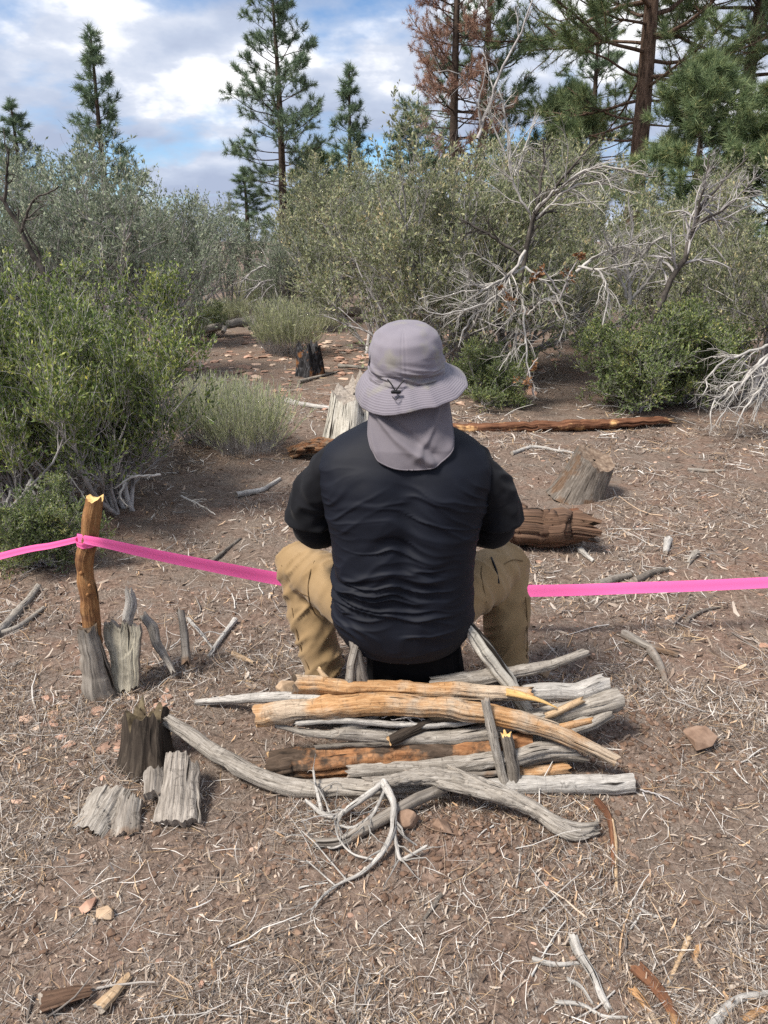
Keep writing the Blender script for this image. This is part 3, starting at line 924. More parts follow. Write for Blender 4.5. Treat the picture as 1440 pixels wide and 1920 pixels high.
# ---- pines
def make_pine(name, seed, h, base, crown_r, mat_n, mat_b, trunk_r, nb=70, subs=7, tufts=4, npt=16, nl=.17, nw=.012, droop=-.02, gap=.12, conic=1.0, per_branch_r=.04, lean=0., bendup=.09):
    rg = np.random.default_rng(seed)
    n = 24
    zz = np.linspace(-.2, h, n)
    tp = np.stack([lean * zz + .10 * np.sin(zz * .35 + seed), .08 * np.cos(zz * .3 + seed), zz], -1)
    tr = trunk_r * (1 - .88 * np.clip(zz / h, 0, 1) ** 1.1) + .01
    mt = MB(); log(mt, tp, tr, k=12, step=h / 30, rough=.09, crack=.10, lump=.03, jag=0.0, seed=seed, capmat=0, wob=0, knots=0)
    trunk_me = mt.mesh(name + '_trunk', mat_b)
    t = np.linspace(0, 1, nb) ** .9 + rg.normal(size=nb) * .012
    t = np.clip(t, 0, .99)
    zb = base + (h - base) * t
    a = np.arange(nb) * 2.4 + rg.normal(size=nb) * .5
    prof = (1 - t) ** conic * (.55 + .9 * np.minimum(t * 4, 1)) / 1.2
    Lb = crown_r * np.clip(prof, .05, 1.2) * rg.uniform(.55, 1.2, nb)
    st = np.stack([np.interp(zb, zz, tp[:, 0]), np.interp(zb, zz, tp[:, 1]), zb], -1)
    el = -.15 + .75 * t + rg.normal(size=nb) * .14
    d = np.stack([np.cos(a) * np.cos(el), np.sin(a) * np.cos(el), np.sin(el)], -1)
    s0 = walk(st, d, Lb, 8, .11, np.array([0, 0, bendup * .5]), rg)
    r0 = (per_branch_r * (.35 + .65 * Lb / crown_r))[:, None] * np.linspace(1, .25, 8)[None]
    per = np.maximum(2, (subs * (Lb / crown_r + .3)).astype(int))
    p, dd, r, tt, idx = spawn(s0, r0, per, .30, 1, .8, rg)
    dd = nrm(dd * np.array([1, 1, .6]) + np.array([0, 0, .15]))
    s1 = walk(p, dd, (Lb[idx] * .34 * (1.25 - tt) + .15) * rg.uniform(.6, 1.2, len(p)), 5, .16, np.array([0, 0, bendup]), rg)
    r1 = np.minimum(r * .6, per_branch_r * .4)[:, None] * np.linspace(1, .4, 5)[None]
    mbr = MB(); tubes(mbr, s0, r0, 5); tubes(mbr, s1, r1, 3)
    limb_me = mbr.mesh(name + '_limbs', mat_b)
    s_all = np.concatenate([s1])
    p, dd, _, _, _ = spawn(s_all, np.ones(s_all.shape[:2]), tufts, .35, 1, .5, rg)
    tips = s_all[:, -1]; tdir = nrm(s_all[:, -1] - s_all[:, -2])
    bt, bd = s0[:, -1], nrm(s0[:, -1] - s0[:, -2])
    p = np.concatenate([p, tips, bt]); dd = np.concatenate([dd, tdir, bd])
    keep = rg.random(len(p)) > gap
    p, dd = p[keep], dd[keep]
    K = len(p)
    pp = np.repeat(p, npt, 0); d2 = np.repeat(dd, npt, 0)
    nd_ = nrm(d2 * .75 + rg.normal(size=d2.shape) * .62 + np.array([0, 0, .12]))
    pp = pp + d2 * (rg.random((len(pp), 1)) - .5) * nl * .8
    mn = MB(); needles(mn, pp, nd_, nl * rg.uniform(.7, 1.2, len(pp)), np.full(len(pp), nw), rg)
    return trunk_me, limb_me, mn.mesh(name + '_needles', mat_n, smooth=False)


def put_pine(me, name, loc, rz, sc, label, cat='pine tree', group='pines beyond the shrubs'):
    e = empty(name, loc); e.rotation_euler = (0, 0, rz)
    e.scale = sc if hasattr(sc, '__len__') else (sc,) * 3
    link('trunk', me[0], e); link('limbs', me[1], e); link('crown', me[2], e)
    return tag(e, label, cat, group)


PN = {}
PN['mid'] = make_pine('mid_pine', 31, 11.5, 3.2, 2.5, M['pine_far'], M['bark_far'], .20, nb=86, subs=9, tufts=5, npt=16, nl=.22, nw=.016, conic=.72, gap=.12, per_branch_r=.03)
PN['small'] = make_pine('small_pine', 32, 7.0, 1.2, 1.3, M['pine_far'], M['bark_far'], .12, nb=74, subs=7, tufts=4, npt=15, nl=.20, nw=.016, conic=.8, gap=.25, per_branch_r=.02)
PN['big'] = make_pine('big_pine', 33, 16.0, 4.2, 4.6, M['pine_near'], M['bark_pine'], .30, nb=80, subs=16, tufts=8, npt=24, nl=.26, nw=.0125, conic=.35, gap=.25, per_branch_r=.06)
PN['dead'] = make_pine('dead_pine', 34, 12.5, 2.6, 2.1, M['pine_dead'], M['bark_far'], .22, nb=120, subs=11, tufts=6, npt=14, nl=.18, nw=.013, conic=.6, gap=.45, per_branch_r=.03)
PN['bushy'] = make_pine('bushy_pine', 35, 6.0, .5, 2.6, M['pine_near'], M['bark_far'], .14, nb=90, subs=14, tufts=6, npt=20, nl=.24, nw=.0125, conic=.7, gap=0.2, per_branch_r=.025)

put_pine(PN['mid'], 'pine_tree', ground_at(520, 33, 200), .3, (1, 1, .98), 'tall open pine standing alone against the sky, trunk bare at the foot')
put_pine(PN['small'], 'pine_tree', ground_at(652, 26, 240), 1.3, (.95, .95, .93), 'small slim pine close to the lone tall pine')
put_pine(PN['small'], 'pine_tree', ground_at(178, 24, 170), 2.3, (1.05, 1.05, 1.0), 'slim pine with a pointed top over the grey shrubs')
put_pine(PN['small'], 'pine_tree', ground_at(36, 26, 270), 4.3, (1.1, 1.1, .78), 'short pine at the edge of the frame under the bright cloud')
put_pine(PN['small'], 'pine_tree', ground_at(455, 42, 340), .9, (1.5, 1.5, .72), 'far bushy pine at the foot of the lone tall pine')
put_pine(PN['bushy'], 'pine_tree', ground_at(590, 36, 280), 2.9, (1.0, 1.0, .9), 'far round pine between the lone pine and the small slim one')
put_pine(PN['dead'], 'pine_tree', ground_at(858, 25, 90), .5, (.78, .78, 1.0), 'rust brown dying pine behind the large shrub')
put_pine(PN['mid'], 'pine_tree', ground_at(915, 28, 90), 2.0, (.95, .95, 1.05), 'green pine close behind the rust brown one')
put_pine(PN['big'], 'pine_tree', ground_at(1213, 24, 110), 0.4, 1.0, 'large pine with a thick reddish trunk and long bare limbs')
put_pine(PN['big'], 'pine_tree', ground_at(1412, 27, 60), 2.6, (.9, .9, 1.0), 'large pine with a thin dark trunk cut by the frame edge')
put_pine(PN['bushy'], 'pine_tree', ground_at(1310, 19, 300), 1.2, (.92, .92, .88), 'bushy young pine, bright green, beside the thick reddish trunk')
put_pine(PN['bushy'], 'pine_tree', ground_at(1460, 18, 300), 3.2, (.8, .8, .8), 'bushy young pine at the frame edge')
put_pine(PN['bushy'], 'pine_tree', ground_at(1065, 27, 200), 4.2, (.95, .95, 1.0), 'dense low pine between the brown pine and the thick reddish trunk')
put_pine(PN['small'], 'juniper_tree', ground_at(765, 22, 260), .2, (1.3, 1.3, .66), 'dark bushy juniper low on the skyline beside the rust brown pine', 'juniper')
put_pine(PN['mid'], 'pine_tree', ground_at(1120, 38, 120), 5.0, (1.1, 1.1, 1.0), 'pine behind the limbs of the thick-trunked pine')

# ------------------------------------------------------------------ cut wood, sticks and stumps
def centred(mb_, name, mats, parent=None, smooth=True):
    """mesh object whose origin sits at the bottom centre of its shape"""
    v = np.concatenate(mb_.v)
    c = np.array([(v[:, 0].min() + v[:, 0].max()) / 2, (v[:, 1].min() + v[:, 1].max()) / 2, v[:, 2].min()])
    mb_.v = [a - c for a in mb_.v]
    o = mb_.obj(name, mats, parent, smooth)
    o.location = c if parent is None else Vector(c) - parent.location
    return o


_seed = [0.3]


def path(ctrl):
    P = np.array([at(a, b, Y) for a, b, Y, w in ctrl])
    r = np.array([w * mpp(p) for p, (_, _, _, w) in zip(P, ctrl)])
    return P, r


def stick(name, label, ctrl, wood, cut='cut_grey', cat='stick', group=None, forks=(), fork_name='side_branch', **kw):
    _seed[0] += 1.37
    P, r = path(ctrl)
    m = MB(); log(m, P, r, seed=_seed[0], **kw)
    if not forks:
        return tag(centred(m, name, [M[wood], M[cut]]), label, cat, group)
    root = empty(name, P[0])
    centred(m, 'stem', [M[wood], M[cut]], root)
    for fk in forks:
        _seed[0] += .77
        P, r = path(fk)
        m = MB(); log(m, P, r, seed=_seed[0], **dict(kw, k=10))
        centred(m, fork_name, [M[wood], M[cut]], root)
    return tag(root, label, cat, group)


def onto(px, py, h):
    p = onz(px, py, h)
    for _ in range(6):
        p = onz(px, py, float(gz(p[0], p[1])) + h)
    return p


def path_h(ctrl):
    P = np.array([onto(a, b, h) for a, b, h, w in ctrl])
    r = np.array([w * mpp(p) for p, (_, _, _, w) in zip(P, ctrl)])
    P[:, 2] += np.maximum(0, r * .8 - np.array([c[2] for c in ctrl]))
    return P, r


PILE = 'wood stacked behind the seated person'
M["yellow_wood"] = mat_wood("yellow_wood", [(0.45, 0.25, 0.08), (0.65, 0.42, 0.17), (0.76, 0.56, 0.28)], bstr=.4, darkpos=.3)
M["tan_wood"] = mat_wood("tan_wood", [(0.28, 0.18, 0.1), (0.45, 0.32, 0.2), (0.58, 0.45, 0.31)], bstr=.4, darkpos=.3)
M["brown_grey"] = mat_wood("brown_grey", [(0.06, 0.052, 0.045), (0.16, 0.14, 0.12), (0.28, 0.25, 0.22)])
M["cut_brown"] = mat_simple("cut_brown", [(0.35, (0.09, 0.06, 0.043)), (0.55, (0.20, 0.145, 0.105)), (0.75, (0.34, 0.28, 0.22))], 30)
# --- the stacked wood
stick('split_log', 'orange and grey debarked log with yellow splintered tip, topmost of the stack',
      [(558, 1284, 1.97, 18), (640, 1288, 1.975, 17), (760, 1292, 1.98, 16), (880, 1297, 1.98, 16), (985, 1300, 1.97, 13)], 'orange_wood', 'cut_dark', 'log', PILE, k=26, jag=.025)
stick('splinter', 'pale yellow torn splinter at the tip of the topmost log',
      [(950, 1297, 1.955, 9), (985, 1304, 1.945, 8), (1010, 1312, 1.94, 5), (1042, 1326, 1.935, 2)], 'yellow_wood', 'cut_yellow', 'splinter', PILE, k=10, flat=.6, jag=.004)
stick('long_log', 'long orange debarked log with bent tapering end lying across the stack front',
      [(484, 1341, 1.93, 20), (560, 1335, 1.925, 21), (650, 1325, 1.92, 21), (740, 1321, 1.915, 20), (850, 1329, 1.90, 19), (950, 1347, 1.885, 18), (1030, 1368, 1.86, 17), (1090, 1395, 1.835, 14), (1152, 1424, 1.81, 11)],
      'orange_wood', 'cut_orange', 'log', PILE, k=28, jag=.012, forks=[[(1040, 1368, 1.86, 8), (1075, 1358, 1.865, 7), (1108, 1351, 1.87, 6)]], fork_name='stub')
stick('rising_branch', 'smooth grey branch rising out of the stack towards the dug soil',
      [(815, 1282, 2.02, 12), (900, 1272, 2.03, 14), (980, 1258, 2.04, 12), (1040, 1243, 2.06, 9), (1093, 1224, 2.09, 8)], 'grey_wood', 'cut_grey', 'branch', PILE, k=18)
stick('short_log', 'short pale silver log beside the yellow splinter',
      [(985, 1301, 2.0, 15), (1030, 1299, 2.0, 16), (1085, 1297, 2.01, 17), (1132, 1283, 2.03, 18)], 'pale_wood', 'cut_grey', 'log', PILE, k=22, jag=.015)
stick('grey_log', 'thick grey log with weathered sawn end poking out beneath the pale short log',
      [(930, 1366, 1.95, 18), (1000, 1352, 1.96, 20), (1080, 1330, 1.975, 21), (1160, 1308, 1.99, 21)], 'grey_wood', 'cut_grey', 'log', PILE, k=24, jag=.006)
stick('grey_log', 'grey log pinched under the sawn thick log and the bent orange log',
      [(985, 1398, 1.92, 13), (1060, 1372, 1.93, 14), (1110, 1352, 1.945, 13), (1140, 1338, 1.955, 11)], 'grey_wood', 'cut_grey', 'log', PILE, k=18)
stick('grey_branch', 'thin pale branch sticking out of the stack towards the bark slabs',
      [(372, 1317, 2.235, 6), (440, 1312, 2.205, 8), (520, 1307, 2.13, 10), (600, 1308, 2.06, 10), (690, 1312, 2.02, 9)], 'pale_wood', 'cut_grey', 'branch', PILE, k=14)
stick('curved_branch', 'sagging weathered branch with a forked end in the middle of the stack',
      [(640, 1376, 1.89, 12), (720, 1382, 1.885, 14), (800, 1386, 1.88, 14), (880, 1379, 1.885, 13), (950, 1363, 1.90, 11), (1010, 1347, 1.92, 10)], 'grey_wood', 'cut_grey', 'branch', PILE, k=18,
      forks=[[(690, 1380, 1.885, 8), (620, 1378, 1.89, 8), (570, 1372, 1.90, 7), (525, 1362, 1.91, 5)], [(625, 1376, 1.895, 9), (665, 1362, 1.90, 10), (705, 1345, 1.93, 9)]])
stick('bark_log', 'thick rusty log with dark flaking bark at the stack bottom',
      [(514, 1441, 1.875, 29), (600, 1432, 1.872, 30), (700, 1422, 1.868, 30), (800, 1415, 1.868, 29), (900, 1408, 1.87, 27), (985, 1402, 1.875, 24)], 'bark_log', 'cut_orange', 'log', PILE, k=28, lump=.10, rough=.14)
stick('grey_log', 'cracked grey log below the rusty bark log, crossing behind the upright slats',
      [(660, 1446, 1.82, 13), (760, 1440, 1.82, 15), (860, 1431, 1.825, 16), (940, 1420, 1.835, 17), (1010, 1406, 1.85, 17), (1076, 1404, 1.86, 13)], 'grey_wood', 'cut_grey', 'log', PILE, k=20, lump=.12, crack=.22)
stick('leaning_pole', 'long bleached pole running from the dark stump to the stack bottom',
      [(300, 1344, 1.985, 11), (350, 1375, 1.95, 14), (400, 1408, 1.905, 16), (460, 1444, 1.845, 17), (520, 1468, 1.80, 17), (600, 1479, 1.78, 18), (700, 1480, 1.775, 18), (820, 1477, 1.775, 17)], 'grey_wood', 'cut_grey', 'pole', PILE, k=20)
stick('silver_log', 'straight silver log with clean cut end at the stack foot',
      [(890, 1477, 1.79, 17), (980, 1474, 1.785, 19), (1080, 1470, 1.785, 18), (1182, 1467, 1.785, 18)], 'pale_wood', 'cut_grey', 'log', PILE, k=22, jag=.005, crack=.12)
stick('orange_stub', 'short orange stub tucked above the silver log',
      [(945, 1452, 1.83, 12), (1000, 1448, 1.83, 12), (1057, 1441, 1.835, 11)], 'orange_wood', 'cut_orange', 'stub', PILE, k=16)
stick('notched_slat', 'notched grey slat standing upright against the stack',
      [(912, 1322, 1.87, 8), (926, 1390, 1.825, 9), (938, 1440, 1.80, 9), (952, 1492, 1.765, 8)], 'grey_wood', 'cut_grey', 'slat', PILE, k=14, crack=.25, flat=.8)
stick('dark_slat', 'darker broken slat with yellow tip standing beside the notched slat',
      [(950, 1384, 1.835, 11), (960, 1440, 1.805, 13), (972, 1500, 1.765, 12)], 'brown_grey', 'cut_yellow', 'slat', PILE, k=16, jag=.02)
stick('stub_branch', 'short broken branch with an orange cut end poking from the stack middle',
      [(732, 1389, 1.855, 9), (765, 1372, 1.88, 11), (800, 1352, 1.91, 13)], 'dark_wood', 'cut_orange', 'branch', PILE, k=14, jag=.008, lump=.15)
stick('rear_log', 'dark log at the back of the stack, under the topmost one',
      [(600, 1345, 1.99, 18), (760, 1352, 1.99, 20), (900, 1352, 1.985, 20), (1010, 1352, 1.985, 16)], 'dark_wood', 'cut_dark', 'log', PILE, k=18)
stick('rear_log', 'grey log lying on the soil, seen in gaps below the long orange log',
      [(560, 1352, 1.965, 10), (700, 1362, 1.955, 11), (820, 1366, 1.95, 11)], 'stump_wood', 'cut_grey', 'log', PILE, k=16)
# props of the seat
stick('seat_prop', 'knotty brown-grey stick standing beside the hanging black cloth, nearer the stake',
      [(652, 1160, 2.06, 9), (664, 1205, 2.03, 11), (674, 1262, 2.0, 14), (682, 1330, 1.97, 15), (690, 1420, 1.93, 14)], 'stump_wood', 'cut_grey', 'stick', 'sticks propping the seat', k=16, lump=.2,
      forks=[[(668, 1210, 2.02, 8), (658, 1250, 1.99, 10), (655, 1300, 1.97, 11), (655, 1360, 1.95, 10)]])
stick('seat_prop', 'bleached split stick slanting down beside the black cloth, nearer the dug soil',
      [(880, 1180, 2.06, 13), (905, 1212, 2.04, 17), (935, 1252, 2.02, 17), (962, 1292, 2.0, 14), (1000, 1350, 1.985, 12)], 'white_wood', 'cut_grey', 'stick', 'sticks propping the seat', k=18, lump=.12, crack=.25)
stick('pointed_stick', 'small pale pointed stick end beside the trouser leg above the stack',
      [(600, 1258, 2.06, 4), (612, 1275, 2.04, 7), (628, 1296, 2.02, 7)], 'tan_wood', 'cut_orange', 'stick', PILE, k=10)
stick('under_stick', 'brown short log lying by the trouser leg under the pink tape',
      [(940, 1178, 2.95, 17), (985, 1172, 2.95, 18), (1048, 1164, 2.97, 15)], 'red_wood', 'cut_orange', 'log', k=18)

# --- gnarled root in front of the stack: several twisted strands
def root_thing():
    root = empty('gnarled_root', onz(760, 1530))
    main = [(712, 1468, .075, 12), (770, 1458, .085, 13), (830, 1462, .085, 15), (890, 1474, .08, 16), (950, 1492, .07, 16), (1000, 1516, .05, 15), (1040, 1545, .03, 13), (1080, 1560, .02, 10), (1112, 1556, .02, 6)]
    strands = [main,
               [(a, b - 9 - 4 * math.sin(i * 1.3), h + .012, w * .6) for i, (a, b, h, w) in enumerate(main[1:])],
               [(a + 2, b + 10 + 3 * math.sin(i * 1.7), h - .006, w * .55) for i, (a, b, h, w) in enumerate(main[2:])],
               [(846, 1440, .10, 5), (870, 1456, .10, 8), (920, 1476, .09, 9), (975, 1498, .075, 8), (1015, 1524, .05, 5)],
               [(1085, 1562, .02, 5), (1108, 1565, .015, 4), (1117, 1545, .02, 3)]]
    for i, s in enumerate(strands):
        P, r = path_h(s); m = MB(); log(m, P, r, k=18, seed=20 + i * 1.3, crack=.32, rough=.18, twist=7., step=.008)
        centred(m, 'strand', [M['grey_wood'], M['cut_grey']], root)
    arms = [[(722, 1466, .08, 12), (690, 1490, .06, 10), (655, 1514, .04, 9), (632, 1530, .02, 8), (604, 1525, .015, 7), (585, 1510, .02, 6), (573, 1500, .02, 5)],
            [(604, 1524, .015, 6), (596, 1490, .045, 5), (590, 1465, .065, 4), (588, 1445, .085, 3)],
            [(718, 1468, .08, 12), (736, 1500, .06, 11), (738, 1530, .05, 10), (735, 1562, .04, 9), (715, 1600, .025, 8), (680, 1635, .015, 6), (640, 1655, .012, 5), (610, 1676, .015, 4), (584, 1706, .015, 2.5)],
            [(737, 1545, .045, 7), (742, 1580, .025, 6), (750, 1612, .01, 6), (765, 1606, .015, 5), (800, 1586, .03, 4)],
            [(722, 1480, .07, 5), (708, 1510, .05, 5), (690, 1535, .04, 4), (660, 1552, .03, 4), (640, 1548, .035, 3)],
            [(706, 1515, .05, 5), (690, 1540, .035, 5), (655, 1575, .02, 4), (620, 1590, .015, 3), (600, 1570, .02, 2)],
            [(700, 1612, .02, 4), (660, 1600, .025, 3), (634, 1570, .035, 3), (628, 1540, .05, 2)],
            [(650, 1650, .012, 3), (620, 1615, .02, 2.5), (590, 1580, .03, 2), (566, 1558, .035, 1.6)],
            [(630, 1662, .012, 2.5), (600, 1635, .015, 2), (576, 1614, .02, 1.6)]]
    Sx, Rx_ = [], []
    for i, s in enumerate(arms):
        P, r = path_h(s); r = r * .66; m = MB(); log(m, P, r, k=10, seed=30 + i * 1.3, crack=.2, rough=.15, lump=.16, twist=4., jag=.004)
        centred(m, 'root_arm', [M['pale_wood'], M['cut_grey']], root)
        Pn, rn = resample(P, r, 14); Sx.append(Pn); Rx_.append(rn)
    rg = np.random.default_rng(77)
    pp, dd, rr_, tt_2, ii = spawn(np.array(Sx), np.array(Rx_), 6, .2, 1, .7, rg)
    s1 = walk(pp, dd * np.array([1, 1, .5]), rg.uniform(.03, .15, len(pp)), 7, .25, np.array([0, 0, -.03]), rg)
    s1[..., 2] = np.maximum(s1[..., 2], gz(s1[..., 0], s1[..., 1]) + .002)
    mm = MB(); tubes(mm, s1 - np.array(root.location), np.maximum((rr_ * .5)[:, None] * np.linspace(1, .3, 7)[None], .0009), 5)
    mm.obj('rootlets', M['pale_wood'], root)['kind'] = 'stuff'
    tag(root, 'gnarled bleached root with twisted strands and spidery arms in front of the stack', 'root')


root_thing()
P, r = path_h([(594, 1581, .012, 9), (640, 1578, .014, 11), (690, 1550, .02, 12), (740, 1522, .03, 12), (790, 1494, .045, 11), (832, 1478, .06, 8)])
m = MB(); log(m, P, r, k=16, crack=.22, seed=8.8)
tag(centred(m, 'broken_stick', [M['stump_wood'], M['cut_orange']]), 'segmented grey stick with pale broken end lying under the gnarled root', 'stick')

# --- stake and what stands round it
stake_root = empty('marker_stake', onz(178, 1300))
P, r = path([(178, 938, 2.34, 15), (172, 975, 2.34, 16), (162, 1030, 2.34, 16.5), (160, 1070, 2.34, 15.5), (166, 1120, 2.34, 16.5), (171, 1170, 2.335, 17), (174, 1240, 2.33, 15), (180, 1300, 2.325, 15)])
m = MB(); log(m, P, r, k=24, seed=3.1, rough=.12, lump=.10, crack=.10, jag=.02)
centred(m, 'pole', [M['stake_wood'], M['cut_yellow']], stake_root)
for kx, ky, s in ((152, 1075, .008), (168, 1098, .007), (164, 1115, .006)):
    p = at(kx, ky, 2.31); v, f = ico()
    m = MB(); m.add(v * s * np.array([1, .8, 1.2]) + p, f)
    centred(m, 'knot', M['stake_wood'], stake_root)
tag(stake_root, 'orange debarked stake with fresh pale cut top carrying the pink tape', 'stake')

stick('upright_stub', 'weathered grey stub with flaking patches standing at the foot of the stake',
      [(166, 1186, 2.30, 17), (171, 1220, 2.295, 20), (180, 1262, 2.285, 24), (192, 1306, 2.275, 30)], 'stump_wood', 'cut_dark', 'stump', k=26, lump=.16, rough=.16, crack=.25, jag=.03)


def slab(name, label, corners, thick, wood, cut='cut_grey', cat='wood slab', n=40, mrows=24, rag=.012, bow=.015, seed=1.0, wave=.008, group=None):
    """split board: corners bottom-left, bottom-right, top-right, top-left; grain runs bottom to top"""
    A, B, C, D = [np.asarray(c, float) for c in corners]
    u = np.linspace(0, 1, n)[None, :, None]; v = np.linspace(0, 1, mrows)[:, None, None]
    Pm = (A * (1 - u) + B * u) * (1 - v) + (D * (1 - u) + C * u) * v
    nrml = nrm(np.cross(B - A, D - A))
    if nrml[1] > 0 and abs(nrml[2]) < .8 or nrml[2] < -.8:
        nrml = -nrml
    up = nrm(D - A)
    U = np.repeat(u[..., 0], mrows, 0); V = np.repeat(v[..., 0], n, 1)
    W = np.linalg.norm(B - A); H = np.linalg.norm(D - A)
    e = vnoise(np.stack([U * 9, np.full_like(U, seed), np.full_like(U, 2.)], -1)) * .7 + .5 * vnoise(np.stack([U * 23, np.full_like(U, seed), np.full_like(U, 2.)], -1))
    Pm = Pm + up * (rag * e * (V - .4) * 2)[..., None]
    side = nrm(B - A)
    Pm = Pm + side * (.35 * rag * vnoise(np.stack([V * 7, np.full_like(U, seed + 5), U * .5], -1)) * (U - .5) * 2)[..., None]
    hgt = bow * (1 - (2 * U - 1) ** 2) + wave * fbm(np.stack([U * W * 150, V * H * 14, np.full_like(U, seed)], -1), 4) * .55
    crk = np.clip(1 - np.abs(vnoise(np.stack([U * W * 45 + seed, V * H * 3, np.full_like(U, seed * 2)], -1))) * 6, 0, 1)
    hgt = hgt - wave * .8 * crk
    hgt = hgt - wave * .7 * (vnoise(np.stack([U * W * 16 + seed, V * H * 11, np.full_like(U, seed)], -1)) > .25)
    front = Pm + nrml * (hgt + thick / 2)[..., None]
    back = Pm + nrml * (hgt * .6 - thick / 2)[..., None]
    uv = np.stack([U * W, V * H + seed], -1)
    mm = MB()
    f = grid_faces(mrows, n, False)
    mm.add(front, f, uv)
    mm.add(back, f[:, ::-1], uv)
    rim = np.concatenate([np.arange(n), np.arange(1, mrows) * n + n - 1, (mrows - 1) * n + np.arange(n - 1)[::-1], np.arange(1, mrows - 1)[::-1] * n])
    fr, bk = front.reshape(-1, 3)[rim], back.reshape(-1, 3)[rim]
    k = len(rim); a = np.arange(k); b2 = (a + 1) % k
    mm.add(np.vstack([fr, bk]), np.stack([a, b2, b2 + k, a + k], -1), np.vstack([uv.reshape(-1, 2)[rim]] * 2), 1)
    return tag(centred(mm, name, [M[wood], M[cut]], smooth=False), label, cat, group, 'thing')


M['slab_wood'] = mat_wood('slab_wood', [(0.22, 0.195, 0.15), (0.36, 0.33, 0.26), (0.50, 0.46, 0.38)], gu=120, gv=10)
slab('wood_slab', 'flat grey weathered slab leaning beside the stake', [at(214, 1294, 2.30), at(262, 1290, 2.31), at(264, 1164, 2.38), at(196, 1174, 2.37)], .03, 'slab_wood', seed=2.2, rag=.022, bow=.012, wave=.004)
slab('bark_slab', 'curled grey bark slab with dark lower edge lying nearest the frame edge', [at(134, 1556, 1.625), at(212, 1590, 1.60), at(262, 1506, 1.74), at(176, 1478, 1.76)], .022, 'grey_wood', 'cut_dark', 'bark slab', seed=4.1, rag=.014, bow=.034, wave=.005)
slab('bark_slab', 'smaller pale bark slab lying against the curled one', [at(205, 1576, 1.60), at(262, 1560, 1.615), at(264, 1502, 1.71), at(222, 1500, 1.71)], .018, 'stump_wood', 'cut_grey', 'bark slab', seed=5.1, rag=.014, bow=.014, wave=.006)
M['pale_bark'] = mat_wood('pale_bark', [(0.11, 0.095, 0.082), (0.27, 0.24, 0.21), (0.43, 0.39, 0.345)], gu=110, gv=12, bstr=1.0)
slab('bark_slab', 'upright furrowed bark slab just below the dark stump', [at(290, 1548, 1.64), at(376, 1544, 1.645), at(374, 1436, 1.82), at(312, 1412, 1.85)], .025, 'pale_bark', 'cut_grey', 'bark slab', seed=6.1, rag=.014, bow=.022, wave=.0045)
slab('wood_block', 'small greyish block wedged between the dark stump and the bark slabs', [at(270, 1494, 1.72), at(306, 1494, 1.72), at(306, 1448, 1.79), at(272, 1452, 1.79)], .03, 'stump_wood', 'cut_grey', 'wood block', seed=7.7, n=12, mrows=10)


def stump(name, label, base, top, rb, rt, wood, cut, k=40, rows=16, seed=1., flare=.25, rag=.03, hollow=.02, lobes=.12, group=None, cat='stump', sq=1.0, slant=0.0):
    base = np.asarray(base, float); top = np.asarray(top, float)
    th = np.linspace(0, 2 * np.pi, k, endpoint=False)
    t = np.linspace(0, 1, rows)
    ax = nrm(top - base)
    N = nrm(np.cross(ax, np.array([0, 1., 0])))
    B = np.cross(ax, N)
    lob = lobes * fbm(np.stack([np.cos(th) * 1.6 + seed, np.sin(th) * 1.6, np.full(k, seed)], -1), 3)
    ridg = fbm(np.stack([np.cos(th) * 6, np.sin(th) * 6, np.full(k, seed + 3)], -1), 3)
    rr = (rb + (rt - rb) * t)[:, None] * (1 + lob[None, :] * 1.6 + .07 * ridg[None, :]) * (1 + flare * (1 - t)[:, None] ** 3)
    rr = rr * (1 + .05 * fbm(np.stack([np.repeat(np.cos(th)[None] * 7, rows, 0), np.repeat(np.sin(th)[None] * 7, rows, 0), np.repeat(t[:, None] * 3, k, 1) + seed], -1), 3))
    P = base + (top - base) * t[:, None]
    V = P[:, None] + N * (np.cos(th) * rr)[..., None] + B * (np.sin(th) * rr * sq)[..., None]
    edge = rag * (vnoise(np.stack([np.cos(th) * 2 + seed, np.sin(th) * 2, np.full(k, seed)], -1)) + .6 * vnoise(np.stack([np.cos(th) * 7 + seed, np.sin(th) * 7, np.full(k, seed)], -1)))
    V = V + ax * (edge[None, :] * (t[:, None] ** 3))[..., None]
    V = V + ax * (slant * (V[..., 1] - P[:, None, 1]) * (t[:, None] ** 2))[..., None]
    s = np.linalg.norm(top - base)
    uv = np.stack(np.meshgrid(th / 6.283 * 2 * np.pi * rb, t * s + seed), -1)
    mm = MB()
    mm.add(V, grid_faces(rows, k, True), uv)
    ring = V[-1]; c = ring.mean(0)
    prev = ring; idx0 = None
    verts = [ring]
    for q, dz in ((.86, -.3), (.6, -.8), (.3, -1.0), (.08, -1.1)):
        w = c + (ring - c) * q + ax * (hollow * dz) + ax * (.35 * rag * vnoise(np.stack([np.cos(th) * 9 * q, np.sin(th) * 9 * q, np.full(k, seed + q * 5)], -1)))[:, None]
        verts.append(w)
    vv = np.concatenate(verts)
    cuv = np.stack([(vv - c) @ N, (vv - c) @ B], -1)
    mm.add(vv, grid_faces(5, k, True), cuv, 1)
    return tag(centred(mm, name, [M[wood], M[cut]]), label, cat, group)


def g3(px, py):
    return onto(px, py, 0.0)


